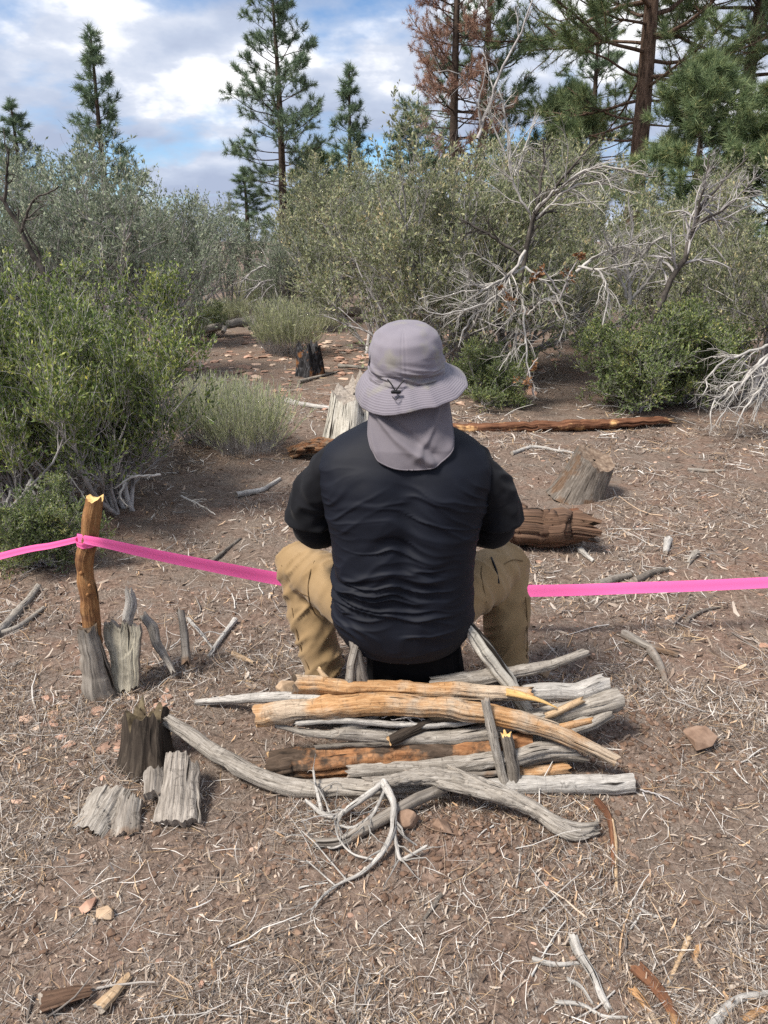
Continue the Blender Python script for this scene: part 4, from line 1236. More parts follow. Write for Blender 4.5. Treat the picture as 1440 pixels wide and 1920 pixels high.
M["moss_top"] = mat_simple("moss_top", [(0.3, (0.03, 0.022, 0.014)), (0.5, (0.085, 0.065, 0.04)), (0.75, (0.17, 0.14, 0.085))], 40)
b = g3(272, 1432)
stump('charred_stump', 'dark mossy rotten stump with the long pole leaning on it', b + [0, 0, -.03], at(274, 1338, b[1] + .07), .066, .062, 'dark_wood', 'moss_top', seed=2.9, rag=.05, flare=.35, lobes=.5, slant=.15, hollow=.012)
M['stump_dark'] = mat_wood('stump_dark', [(0.05, 0.04, 0.033), (0.15, 0.128, 0.108), (0.28, 0.25, 0.22)], [(0.05, 0.03, 0.02), (0.11, 0.07, 0.045), (0.19, 0.13, 0.09)], pscale=6, pthr=(0.5, 0.58), gu=90, gv=9)
b = g3(1082, 930)
stump('cut_stump', 'grey sawn stump with flared foot and knot standing alone in the clearing', b + [-.02, 0, -.05], at(1116, 858, b[1] + .02), .160, .128, 'stump_dark', 'cut_brown', seed=3.7, rag=.025, flare=.22, lobes=.14, hollow=.015, slant=.32)
b = g3(656, 842)
stump('white_stump', 'bleached white gnarled stump with deep grooves just past the shoulder', b + [0, 0, -.05], at(664, 738, b[1] + .1), .22, .17, 'white_wood', 'cut_grey', seed=4.9, rag=.09, flare=.1, lobes=.35, hollow=.01, slant=.5)
b = g3(582, 704)
stump('charred_stump', 'small burnt black stump with rusty side by the round sage', b + [0, 0, -.05], at(578, 655, b[1]), .16, .13, 'char_wood', 'char_wood', seed=5.2, rag=.10, flare=.1, lobes=.4, hollow=.06)
M['rot_wood'] = mat_wood('rot_wood', [(0.07, 0.032, 0.017), (0.19, 0.09, 0.045), (0.36, 0.2, 0.1)], [(0.05, 0.035, 0.025), (0.12, 0.085, 0.06), (0.22, 0.17, 0.12)], pscale=12, gu=70, gv=25)
# fallen logs further out
stick('hollow_log', 'grooved dark brown half log lying beside the elbow',
      [(940, 985, 3.72, 42), (1000, 990, 3.70, 44), (1050, 992, 3.68, 42), (1088, 988, 3.66, 34)], 'brown_wood', 'cut_dark', 'log', k=30, crack=.30, rough=.2, lump=.12, flat=.8, jag=.10)
stick('hollow_log', 'pale-rimmed brown log shell resting on the grooved half log',
      [(950, 968, 3.78, 20), (1010, 972, 3.76, 22), (1070, 966, 3.74, 16)], 'red_wood', 'cut_orange', 'log', k=22, crack=.25, flat=.6, jag=.05)
stick('fallen_log', 'long straight reddish brown log lying across behind the person',
      [(810, 806, 6.15, 15), (900, 803, 6.2, 16), (1000, 800, 6.25, 17), (1120, 796, 6.3, 16), (1245, 788, 6.4, 11)], 'red_wood', 'cut_orange', 'log', k=24, crack=.3, rough=.2, jag=.12, step=.02, flat=.6, knots=2)
stick('far_log', 'long grey fallen log far behind the hat',
      [(548, 592, 14.6, 9), (600, 588, 14.8, 10), (680, 583, 15.2, 9)], 'brown_grey', 'cut_grey', 'log', k=14, step=.1)
stick('far_log', 'pale broken log propped on its stubs beyond the round sage',
      [(370, 622, 12.6, 6), (420, 610, 12.9, 8), (470, 602, 13.2, 9), (525, 597, 13.6, 8)], 'grey_wood', 'cut_grey', 'log', k=14, step=.1,
      forks=[[(425, 608, 12.9, 5), (418, 622, 12.6, 4)], [(478, 600, 13.2, 5), (470, 616, 12.8, 4)], [(500, 598, 13.4, 4), (520, 580, 13.5, 3)]])
stick('rotten_log', 'crumbling orange-brown rotten log between the sage and the shoulder',
      [(556, 846, 5.45, 20), (590, 836, 5.4, 24), (630, 840, 5.3, 22), (680, 852, 5.2, 18)], 'rot_wood', 'cut_orange', 'log', k=26, crack=.45, rough=.45, lump=.35, flat=.5, jag=.12)

# loose sticks that can be told apart
ST = 'loose sticks on the soil'
def lying(label, pts, hw, wood='grey_wood', name='loose_stick', **kw):
    ctrl = []
    n = len(pts)
    for i, (a, b_) in enumerate(pts):
        w = hw * (1 - .45 * i / max(1, n - 1))
        rad = w * mpp(g3(a, b_))
        ctrl.append((a, b_, onto(a, b_, rad * .8)[1], w))
    return stick(name, label, ctrl, wood, 'cut_grey', 'stick', ST, **dict(dict(k=12, jag=.008), **kw))


lying('grey branch lying at the frame edge below the tape', [(-40, 1218), (10, 1172), (50, 1128), (72, 1100)], 10)
lying('thin branch crossing the grey one at the frame edge', [(-30, 1194), (30, 1178), (82, 1140)], 7)
stick('driftwood', 'bleached knobbly stick standing behind the grey slab', [(243, 1112, 2.46, 8), (246, 1135, 2.45, 11), (240, 1165, 2.44, 9), (246, 1215, 2.42, 6)], 'pale_wood', 'cut_grey', 'stick', ST, k=14, lump=.25)
stick('driftwood', 'twisted grey stick leaning out from the slab', [(270, 1156, 2.50, 8), (285, 1178, 2.47, 11), (295, 1210, 2.43, 9), (322, 1256, 2.38, 5)], 'grey_wood', 'cut_grey', 'stick', ST, k=14, lump=.25, crack=.3)
stick('driftwood', 'short upright grey stick beside the twisted one', [(338, 1150, 2.52, 7), (344, 1180, 2.49, 8), (350, 1240, 2.42, 8)], 'stump_wood', 'cut_dark', 'stick', ST, k=12, crack=.3)
lying('forked whitish twig near the trouser knee', [(440, 1164), (420, 1190), (398, 1222), (390, 1232)], 6, 'pale_wood')
lying('curved bleached twig behind the short upright stick', [(352, 1160), (375, 1185), (398, 1215)], 4, 'pale_wood')
lying('short pale chip near the trouser leg', [(438, 1226), (474, 1243)], 6, 'tan_wood')
lying('dark bent stick under the tape near the frame edge', [(1288, 1162), (1316, 1146), (1350, 1138)], 5, 'brown_grey')
lying('grey split stick below the tape, beyond the rock', [(1170, 1188), (1215, 1212), (1270, 1228)], 9, 'stump_wood')
lying('stubby grey stick pointing at the rising branch', [(1222, 1220), (1236, 1245), (1248, 1278)], 9, 'stump_wood')
lying('brown-grey stick just above the tape', [(1120, 1098), (1150, 1086), (1182, 1078)], 10, 'stump_wood')
lying('dark knotted stick above the tape', [(1190, 1090), (1220, 1075), (1250, 1068)], 8, 'brown_grey')
lying('short pale stick near the grooved half log', [(1087, 1030), (1112, 1052)], 6, 'pale_wood')
lying('pale chip standing out mid-clearing', [(1252, 1012), (1248, 1036)], 8, 'pale_wood')
lying('grey chip lying beside the pale standing-out chip', [(1305, 1036), (1290, 1056)], 7, 'grey_wood')
lying('long thin stick on the open clearing beyond the sawn stump', [(1290, 880), (1330, 884), (1358, 882)], 4, 'stump_wood')
lying('pale stick lying beyond the white stump', [(540, 752), (580, 760), (628, 766)], 6, 'pale_wood')
lying('grey stick before the burnt stump', [(560, 716), (600, 706), (632, 697)], 4, 'grey_wood')
lying('thin grey stick by the hat brim', [(635, 686), (660, 688), (690, 690)], 5, 'grey_wood')
lying('pale root-like stick between the sage and the elbow', [(444, 928), (490, 918), (525, 898)], 6, 'pale_wood', lump=.2)
lying('thin dark twig above the tape near the stake', [(398, 1052), (425, 1030), (450, 1010)], 4, 'brown_grey')
lying('grey root arching over the soil beside the sawn stump', [(960, 850), (1000, 838), (1050, 846), (1080, 850)], 4, 'pale_wood')
lying('wavy bleached root piece in the lower corner', [(1075, 1760), (1085, 1785), (1110, 1825), (1125, 1860), (1142, 1892)], 10, 'pale_wood', lump=.2, crack=.3, k=16)
lying('thin pale twig joining the wavy root piece', [(1000, 1800), (1040, 1808), (1082, 1806)], 6, 'pale_wood')
lying('pale curving twig below the wavy root piece', [(1045, 1880), (1090, 1884), (1130, 1905), (1180, 1908)], 5, 'pale_wood', lump=.15)
lying('slender pale twig beside the wavy root piece', [(1066, 1836), (1090, 1850), (1110, 1880)], 5, 'pale_wood')
lying('brown strip of shredded bark at the bottom of the picture', [(1195, 1815), (1225, 1845), (1250, 1880), (1275, 1930)], 16, 'red_wood', name='bark_strip', flat=.5, crack=.4, k=18)
lying('orange strip of wood beside the shredded bark', [(1188, 1858), (1210, 1885), (1236, 1925)], 9, 'orange_wood', name='bark_strip', flat=.5, crack=.3)
lying('bent pale bark strip in the bottom corner', [(1335, 1930), (1365, 1885), (1400, 1868), (1450, 1862)], 10, 'pale_wood', name='bark_strip', crack=.3, k=16)
lying('orange splinter in the bottom corner', [(1396, 1912), (1425, 1895), (1460, 1885)], 8, 'orange_wood', name='bark_strip', flat=.6)
lying('tan curl of bark above the bottom corner', [(1292, 1758), (1278, 1790), (1254, 1842)], 6, 'tan_wood', name='bark_strip', flat=.6, crack=.3)
lying('short orange curl of bark beside the tan one', [(1310, 1776), (1304, 1800), (1316, 1815)], 6, 'orange_wood', name='bark_strip', flat=.6)
lying('frayed brown bark strand below the silver log', [(1118, 1502), (1140, 1530), (1148, 1570), (1150, 1625)], 7, 'red_wood', name='bark_strip', crack=.4)
lying('tan frayed strand hanging beside the brown one', [(1148, 1540), (1154, 1590), (1156, 1680)], 5, 'tan_wood', name='bark_strip', crack=.4)
lying('thin pale twig on the soil below the rock', [(1192, 1702), (1225, 1716), (1262, 1722)], 4, 'pale_wood')
lying('small dark twig with pale end below the dirt mound', [(824, 1680), (812, 1700), (796, 1722)], 5, 'brown_grey')
lying('brown rotten wood chunk at the bottom edge', [(80, 1880), (120, 1872), (165, 1862)], 22, 'brown_wood', name='wood_chunk', flat=.5, crack=.4, k=20)
lying('pale rotten wood chunk beside the brown one', [(186, 1888), (212, 1862), (238, 1832)], 14, 'tan_wood', name='wood_chunk', flat=.5, crack=.4, k=18)


# --- stones
def stone(name, label, c, size, mat, seed, npt=16, bev=.10, cat='stone', group=None, rz=0.):
    import bmesh
    rg = np.random.default_rng(seed)
    bm = bmesh.new()
    pts = nrm(rg.normal(size=(npt, 3))) * rg.uniform(.8, 1.05, (npt, 1))
    for p in pts:
        bm.verts.new(p * np.array(size))
    bmesh.ops.convex_hull(bm, input=bm.verts)
    loose = [v for v in bm.verts if not v.link_faces]
    bmesh.ops.delete(bm, geom=loose, context='VERTS')
    bmesh.ops.bevel(bm, geom=bm.edges[:], offset=min(size) * bev, segments=2, affect='EDGES', profile=.6)
    me = bpy.data.meshes.new(name)
    bm.to_mesh(me); bm.free()
    me.materials.append(M[mat])
    o = link(name, me)
    c = np.asarray(c)
    o.location = (c[0], c[1], c[2] + size[2] * .55)
    o.rotation_euler = (0, 0, rz)
    return tag(o, label, cat, group)


stone('rock', 'angular brown rock lying on the dug soil', g3(1308, 1396), (.074, .056, .042), 'brown_stone', 21, npt=10, bev=.05, rz=.3)
stone('stone', 'tan rounded stone behind the stack, near the thin pale branch', g3(540, 1318) + [0, .03, .03], (.05, .035, .035), 'tan_stone', 5)
stone('stone', 'tan rounded stone behind the short pale log', g3(1022, 1300) + [0, .05, .04], (.035, .03, .04), 'tan_stone', 6)
stone('stone', 'reddish stone half buried in the dirt mound', g3(838, 1555), (.04, .03, .026), 'brown_stone', 7)
stone('stone', 'rounded brown stone under the gnarled root', g3(765, 1548), (.042, .03, .035), 'brown_stone', 8)
stone('stone', 'brown stone under the root arms beside the pole', g3(650, 1532), (.04, .03, .034), 'brown_stone', 9)
stone('stone', 'pink flat stone beside the cream chunk', g3(165, 1700), (.022, .03, .012), 'sandstone', 10)
stone('stone', 'cream knobbly chunk near the lower frame edge', g3(200, 1718), (.030, .022, .018), 'tan_stone', 11)
stone('stone', 'small pink stone near the bottom, below the bark slabs', g3(377, 1848), (.009, .010, .008), 'sandstone', 12)
stone('stone', 'orange sandstone chip by the stake foot', g3(86, 1312), (.024, .016, .010), 'sandstone', 13)
stone('stone', 'pink sandstone flake below the orange chip', g3(102, 1362), (.022, .016, .007), 'sandstone', 14)
stone('stone', 'longer pink flake among the sandstone chips', g3(128, 1400), (.026, .012, .006), 'sandstone', 15, rz=.6)
stone('stone', 'pink stone on the soil near the frame edge beyond the rock', g3(1432, 1214), (.03, .02, .012), 'sandstone', 16)
stone('stone', 'small pink stone between the needles below the dirt mound', g3(1025, 1660), (.011, .009, .008), 'sandstone', 17)
stone('stone', 'small orange stone below the dirt mound', g3(558, 1752), (.015, .012, .010), 'brown_stone', 18)
stone('stone', 'small brown stone beside the dug mound', g3(925, 1598), (.014, .012, .012), 'brown_stone', 19)


# --- pink tape
def ribbon(name, label, pts, width, mat, parent=None, twist=None, thick=.0006):
    n = 70
    P, _ = resample(pts, np.ones(len(pts)), n)
    w = np.interp(np.linspace(0, 1, n), np.linspace(0, 1, len(width)), width)
    T = nrm(np.gradient(P, axis=0))
    up = np.tile(np.array([0, 0, 1.0]), (n, 1))
    if twist is not None:
        tw = np.interp(np.linspace(0, 1, n), np.linspace(0, 1, len(twist)), twist)
        out = nrm(np.cross(T, up))
        up = up * np.cos(tw)[:, None] + out * np.sin(tw)[:, None]
    up = nrm(up - T * (up * T).sum(1, keepdims=True))
    no = np.cross(T, up)
    rip = .004 * fbm(np.stack([np.arange(n) * .35, np.zeros(n), np.full(n, 3.)], -1), 2)
    cols = 5
    a = np.linspace(-.5, .5, cols)
    V = P[:, None] + up[:, None] * (a[None, :, None] * w[:, None, None]) + no[:, None] * (rip[:, None, None] + .002 * np.sin(a * 5)[None, :, None])
    m = MB()
    uv = np.stack(np.broadcast_arrays(np.arange(n)[:, None] * .05, a[None]), -1)
    m.add(V + no[:, None] * thick, grid_faces(n, cols, False), uv)
    m.add(V - no[:, None] * thick, grid_faces(n, cols, False)[:, ::-1], uv)
    return m


mt_, nt_, b_ = new_mat('pink_tape')
b_.inputs['Base Color'].default_value = (1.0, 0.20, 0.53, 1)
b_.inputs['Roughness'].default_value = 0.5
tt_ = nd(nt_, 'ShaderNodeBsdfTranslucent'); tt_.inputs[0].default_value = (0.97, 0.15, 0.46, 1)
mx_ = nd(nt_, 'ShaderNodeMixShader'); mx_.inputs[0].default_value = 0.35
nt_.links.new(b_.outputs[0], mx_.inputs[1]); nt_.links.new(tt_.outputs[0], mx_.inputs[2])
nt_.links.new(mx_.outputs[0], nt_.nodes['Material Output'].inputs[0])
M['pink'] = mt_
tape = empty('pink_tape', at(165, 1012, 2.34))
for nm, pts, wd, tw in (('tape_run', [at(-700, 1290, 3.2), at(-300, 1130, 2.9), at(0, 1043, 2.62), at(100, 1022, 2.45), at(158, 1008, 2.37), at(182, 1003, 2.335)], [.048, .048, .046, .040, .026, .018], [-.5, -.5, -.45, -.4, -.3, -.2]),
                        ('tape_run', [at(146, 1008, 2.335), at(160, 1012, 2.303), at(185, 1016, 2.31), at(300, 1042, 2.42), at(420, 1066, 2.55), at(515, 1084, 2.655), at(600, 1096, 2.70), at(750, 1106, 2.74), at(990, 1108, 2.72), at(1200, 1102, 2.74), at(1440, 1092, 2.80), at(2000, 1060, 3.0)], [.028, .040, .050, .050, .050, .048, .046, .046, .046, .046, .046, .046], [-.2, -.4, -.55, -.5, -.6, -.5])):
    centred(ribbon(nm, '', pts, wd, 'pink', twist=tw), nm, M['pink'], tape)
a_ = np.linspace(0, 2 * np.pi, 30)
pc = at(164, 1014, 2.34)
loop = np.stack([pc[0] + .036 * np.cos(a_), pc[1] + .036 * np.sin(a_), pc[2] + .004 * np.sin(a_)], -1)
centred(ribbon('tape_loop', '', loop, [.022, .020, .022], 'pink'), 'tape_loop', M['pink'], tape)
tag(tape, 'bright pink flagging tape tied round the stake and strung past the knees', 'tape')

stick('thin_stick', 'thin crooked grey stick threaded between the long orange log and the sagging branch',
      [(560, 1357, 1.90, 5), (660, 1352, 1.895, 6), (760, 1360, 1.89, 6), (860, 1356, 1.90, 5), (930, 1340, 1.92, 4)], 'pale_wood', 'cut_grey', 'stick', PILE, k=12, wob=.9, lump=.2)
stick('thin_stick', 'thin dark stick lying along the rusty bark log',
      [(600, 1402, 1.875, 5), (700, 1396, 1.87, 6), (820, 1392, 1.865, 6), (930, 1384, 1.87, 4)], 'brown_grey', 'cut_grey', 'stick', PILE, k=12, wob=.9)
stick('thin_stick', 'pinkish peeled stick poking out below the yellow splinter',
      [(1000, 1352, 1.93, 6), (1040, 1336, 1.94, 7), (1085, 1315, 1.955, 6)], 'tan_wood', 'cut_orange', 'stick', PILE, k=12)
stick('thin_stick', 'split grey stick lying under the cracked log at the stack foot',
      [(690, 1462, 1.79, 7), (780, 1460, 1.79, 8), (870, 1455, 1.795, 7), (930, 1450, 1.80, 5)], 'stump_wood', 'cut_grey', 'stick', PILE, k=14, crack=.35, wob=.6)
stick('thin_stick', 'weathered stick end jutting towards the rock from the stack foot',
      [(985, 1428, 1.84, 9), (1040, 1418, 1.845, 9), (1092, 1424, 1.84, 6)], 'brown_grey', 'cut_grey', 'stick', PILE, k=14, crack=.35)

# ------------------------------------------------------------------ the seated person
XC = 0.063


def st(*a):
    return np.stack(np.broadcast_arrays(*a), -1)



def mir(p):
    return np.array([2 * XC - p[0], p[1], p[2]])


def ball(c, r, seg=14):
    u = np.linspace(0, np.pi, seg); w = np.linspace(0, 2 * np.pi, seg * 2, endpoint=False)
    r = np.asarray(r, float) * np.ones(3)
    V = st(np.sin(u)[:, None] * np.cos(w)[None] * r[0], np.sin(u)[:, None] * np.sin(w)[None] * r[1], np.repeat(np.cos(u)[:, None], seg * 2, 1) * r[2]) + np.asarray(c)
    return V.reshape(-1, 3), grid_faces(seg, seg * 2, True)


def limb(pts, rad, k=18, n=24):
    P, r = resample(pts, rad, n)
    T, N, B = frames(P)
    th = np.linspace(0, 2 * np.pi, k, endpoint=False)
    V = P[:, None] + r[:, None, None] * (N[:, None] * np.cos(th)[None, :, None] + B[:, None] * np.sin(th)[None, :, None])
    Vs = [V.reshape(-1, 3)]; F = [grid_faces(n, k, True)]
    out = [(V.reshape(-1, 3), grid_faces(n, k, True)), ball(P[0], r[0]), ball(P[-1], r[-1])]
    cap0 = np.vstack([V[0], P[0]]); cap1 = np.vstack([V[-1], P[-1]])
    a = np.arange(k)
    tri = st(a, (a + 1) % k, np.full(k, k))
    out += [(cap0, tri[:, ::-1]), (cap1, tri)]
    return out


def union(parts, voxel, smooth_it=6, fac=.5):
    """one continuous skin round overlapping volumes"""
    m = MB()
    for v, f in parts:
        m.add(v, f)
    me = m.mesh('tmp', [])
    o = link('tmp', me)
    rm = o.modifiers.new('r', 'REMESH'); rm.mode = 'VOXEL'; rm.voxel_size = voxel
    sm = o.modifiers.new('s', 'SMOOTH'); sm.iterations = smooth_it; sm.factor = fac
    dg = bpy.context.evaluated_depsgraph_get()
    ev = o.evaluated_get(dg)
    m2 = ev.to_mesh()
    n = len(m2.vertices)
    v = np.zeros(n * 3); m2.vertices.foreach_get('co', v)
    nr = np.zeros(n * 3); m2.vertices.foreach_get('normal', nr)
    lt = np.zeros(len(m2.polygons), np.int32); m2.polygons.foreach_get('loop_total', lt)
    li = np.zeros(len(m2.loops), np.int32); m2.loops.foreach_get('vertex_index', li)
    ev.to_mesh_clear()
    bpy.data.objects.remove(o); bpy.data.meshes.remove(me)
    if (lt == 4).all():
        f = li.reshape(-1, 4)
    else:
        f = li[:(lt == 4).sum() * 4].reshape(-1, 4)
    return v.reshape(-1, 3), nr.reshape(-1, 3), f


def cloth_mat(name, col, col2, rough, weave=900, sheen=.0, spec=.3, bstr=.15, stains=None):
    m, nt, b = new_mat(name)
    L = nt.links.new
    tcn = nd(nt, 'ShaderNodeTexCoord')
    n = nd(nt, 'ShaderNodeTexNoise', i_Scale=9.0, i_Detail=5.0)
    L(tcn.outputs['Object'], n.inputs['Vector'])
    c = ramp(nt, [(0.35, col), (0.7, col2)], n.outputs[0]).outputs[0]
    if stains:
        n2 = nd(nt, 'ShaderNodeTexNoise', i_Scale=13.0, i_Detail=3.0)
        L(tcn.outputs['Object'], n2.inputs['Vector'])
        c = mixc(nt, ramp(nt, [(0.56, 0.0), (0.68, .55)], n2.outputs[0]).outputs[0], c, stains)
    L(c, b.inputs['Base Color'])
    b.inputs['Roughness'].default_value = rough
    b.inputs['Specular IOR Level'].default_value = spec
    b.inputs['Sheen Weight'].default_value = sheen
    w = nd(nt, 'ShaderNodeTexNoise', i_Scale=weave, i_Detail=2.0)
    L(tcn.outputs['Object'], w.inputs['Vector'])
    bump(nt, b, w.outputs[0], bstr, .001)
    return m


M['shirt'] = cloth_mat('shirt', (.0034, .0047, .0100), (.0046, .0063, .0132), .68, sheen=.0, spec=.22)
M['sleeve'] = cloth_mat('sleeve', (.0045, .0048, .0065), (.0075, .008, .011), .85, sheen=.05, spec=.15)
M['khaki'] = cloth_mat('khaki', (.245, .164, .082), (.295, .203, .108), .85, sheen=.1, spec=.2)
M['hat'] = cloth_mat('hat', (.168, .153, .182), (.206, .190, .220), .8, sheen=.1, stains=(.22, .21, .165))
M['flap'] = cloth_mat('flap', (.125, .112, .130), (.152, .138, .156), .8, sheen=.1)  # browner hat cloth, also darkened to put the brim's shade into its colour
M['skin'] = mat_simple('skin', [(0.35, (0.42, 0.25, 0.17)), (0.65, (0.52, 0.33, 0.23))], 30, rough=.5, bstr=.1, bdist=.001)
M['black_plastic'] = mat_simple('black_plastic', [(0.4, (0.008, 0.008, 0.009)), (0.7, (0.016, 0.016, 0.018))], 40, rough=.4, bstr=0)
M['boot'] = mat_simple('boot', [(0.35, (0.06, 0.042, 0.03)), (0.65, (0.12, 0.085, 0.06))], 30)
M['black_cloth'] = cloth_mat('black_cloth', (.0028, .0028, .0035), (.0045, .0045, .0055), .9, spec=.1)  # near-black so the cloth also carries the dark shade under the person
M['stitched_hat'] = None


def stitched():
    m = M['hat'].copy(); m.name = 'hat_brim'
    nt = m.node_tree; L = nt.links.new
    b = nt.nodes['Principled BSDF']
    uv = nd(nt, 'ShaderNodeUVMap'); sep = nd(nt, 'ShaderNodeSeparateXYZ')
    L(uv.outputs[0], sep.inputs[0])
    s = mth(nt, 'SINE', mth(nt, 'MULTIPLY', sep.outputs[1], 2 * math.pi * 11))
    r = mth(nt, 'POWER', mth(nt, 'MULTIPLY_ADD', s, .5, .5), 4.0)
    bp = [n for n in nt.nodes if n.type == 'BUMP'][0]
    h = mth(nt, 'SUBTRACT', 1.0, r)
    L(h, bp.inputs['Height']); bp.inputs['Strength'].default_value = .55; bp.inputs['Distance'].default_value = .0016
    return m


M['stitched_hat'] = stitched()

person = empty('person', (XC, 2.15, 0.0))


def pobj(name, v, f, mat, parent=None, smooth=True, uv=None):
    m = MB(); m.add(np.asarray(v).reshape(-1, 3) - np.array(person.location if parent is None or parent is person else person.location), f, uv)
    return m.obj(name, mat, person if parent is None else parent, smooth)


SHO = np.array([-.140, 2.180, .925]); ELB = np.array([-.240, 2.195, .692]); WRI = np.array([-.075, 2.395, .595])
HIP = np.array([-.045, 2.17, .40]); KNE = np.array([-.315, 2.475, .436]); ANK = np.array([-.225, 2.385, .085])
R_KNE = np.array([.447, 2.475, .436]); R_ANK = np.array([.458, 2.41, .085])
HEAD = np.array([XC + .008, 2.215, 1.175])

# ---- body: one continuous figure
parts = []
parts += limb([(XC, 2.16, .40), (XC, 2.14, .60), (XC, 2.15, .80), (XC, 2.17, .92)], [.135, .125, .13, .10])
parts += limb([(XC, 2.18, .93), (XC, 2.195, 1.03), (XC + .005, 2.21, 1.10)], [.062, .056, .056])
parts += [ball(HEAD, (.074, .094, .112), 20), ball(HEAD + [0, .03, -.05], (.058, .062, .065), 16)]
parts += limb([HEAD + [0, .085, .005], HEAD + [0, .112, -.028]], [.012, .016])             # nose
parts += limb([HEAD + [-.022, .088, -.058], HEAD + [.022, .088, -.058]], [.009, .009])      # mouth
for s in (-1, 1):
    parts += [ball(HEAD + [s * .076, .0, -.012], (.012, .022, .032), 10), ball(HEAD + [s * .03, .078, .012], (.016, .014, .012), 10)]
for fn in (lambda p: np.asarray(p), mir):
    parts += limb([fn(SHO + [.03, 0, -.04]), fn((SHO + ELB) / 2), fn(ELB)], [.045, .044, .040])
    parts += limb([fn(ELB), fn((ELB + WRI) / 2), fn(WRI)], [.041, .038, .027])
    d = nrm(fn(WRI) - fn(ELB)); d = nrm(d + np.array([0, .3, -.25]))
    sd_ = nrm(np.cross(d, np.array([0, 0, 1.]))); upv = np.cross(sd_, d)
    pc_ = fn(WRI) + d * .05
    parts += limb([fn(WRI), pc_, fn(WRI) + d * .088], [.025, .031, .030])
    for i, (o, ln) in enumerate(((-.030, .068), (-.010, .078), (.010, .074), (.029, .058))):
        b0 = fn(WRI) + d * .085 + sd_ * o
        parts += limb([b0, b0 + d * ln * .45 - upv * .008, b0 + d * ln * .75 - upv * .028, b0 + d * ln * .85 - upv * .048], [.0095, .009, .0085, .0075], 8, 10)
    ts = 1 if fn is mir else -1
    b0 = fn(WRI) + d * .03 - sd_ * ts * (-.028) * -1
    parts += limb([fn(WRI) + d * .025, fn(WRI) + d * .05 + sd_ * .036 * (-ts), fn(WRI) + d * .085 + sd_ * .048 * (-ts) - upv * .01], [.014, .012, .0095], 8, 10)
for hp, kn, an in ((HIP, KNE, ANK), (mir(HIP), R_KNE, R_ANK)):
    parts += limb([hp, (hp + kn) / 2, kn], [.085, .072, .058])
    parts += limb([kn, (kn + an) / 2 + [0, -.01, .02], an], [.056, .054, .040])
    parts += limb([an, an + [0, .03, -.04], an + [0, .12, -.055]], [.038, .036, .03])
v, nr, f = union(parts, .0062, 3)
pobj('body', v, f, M['skin'])

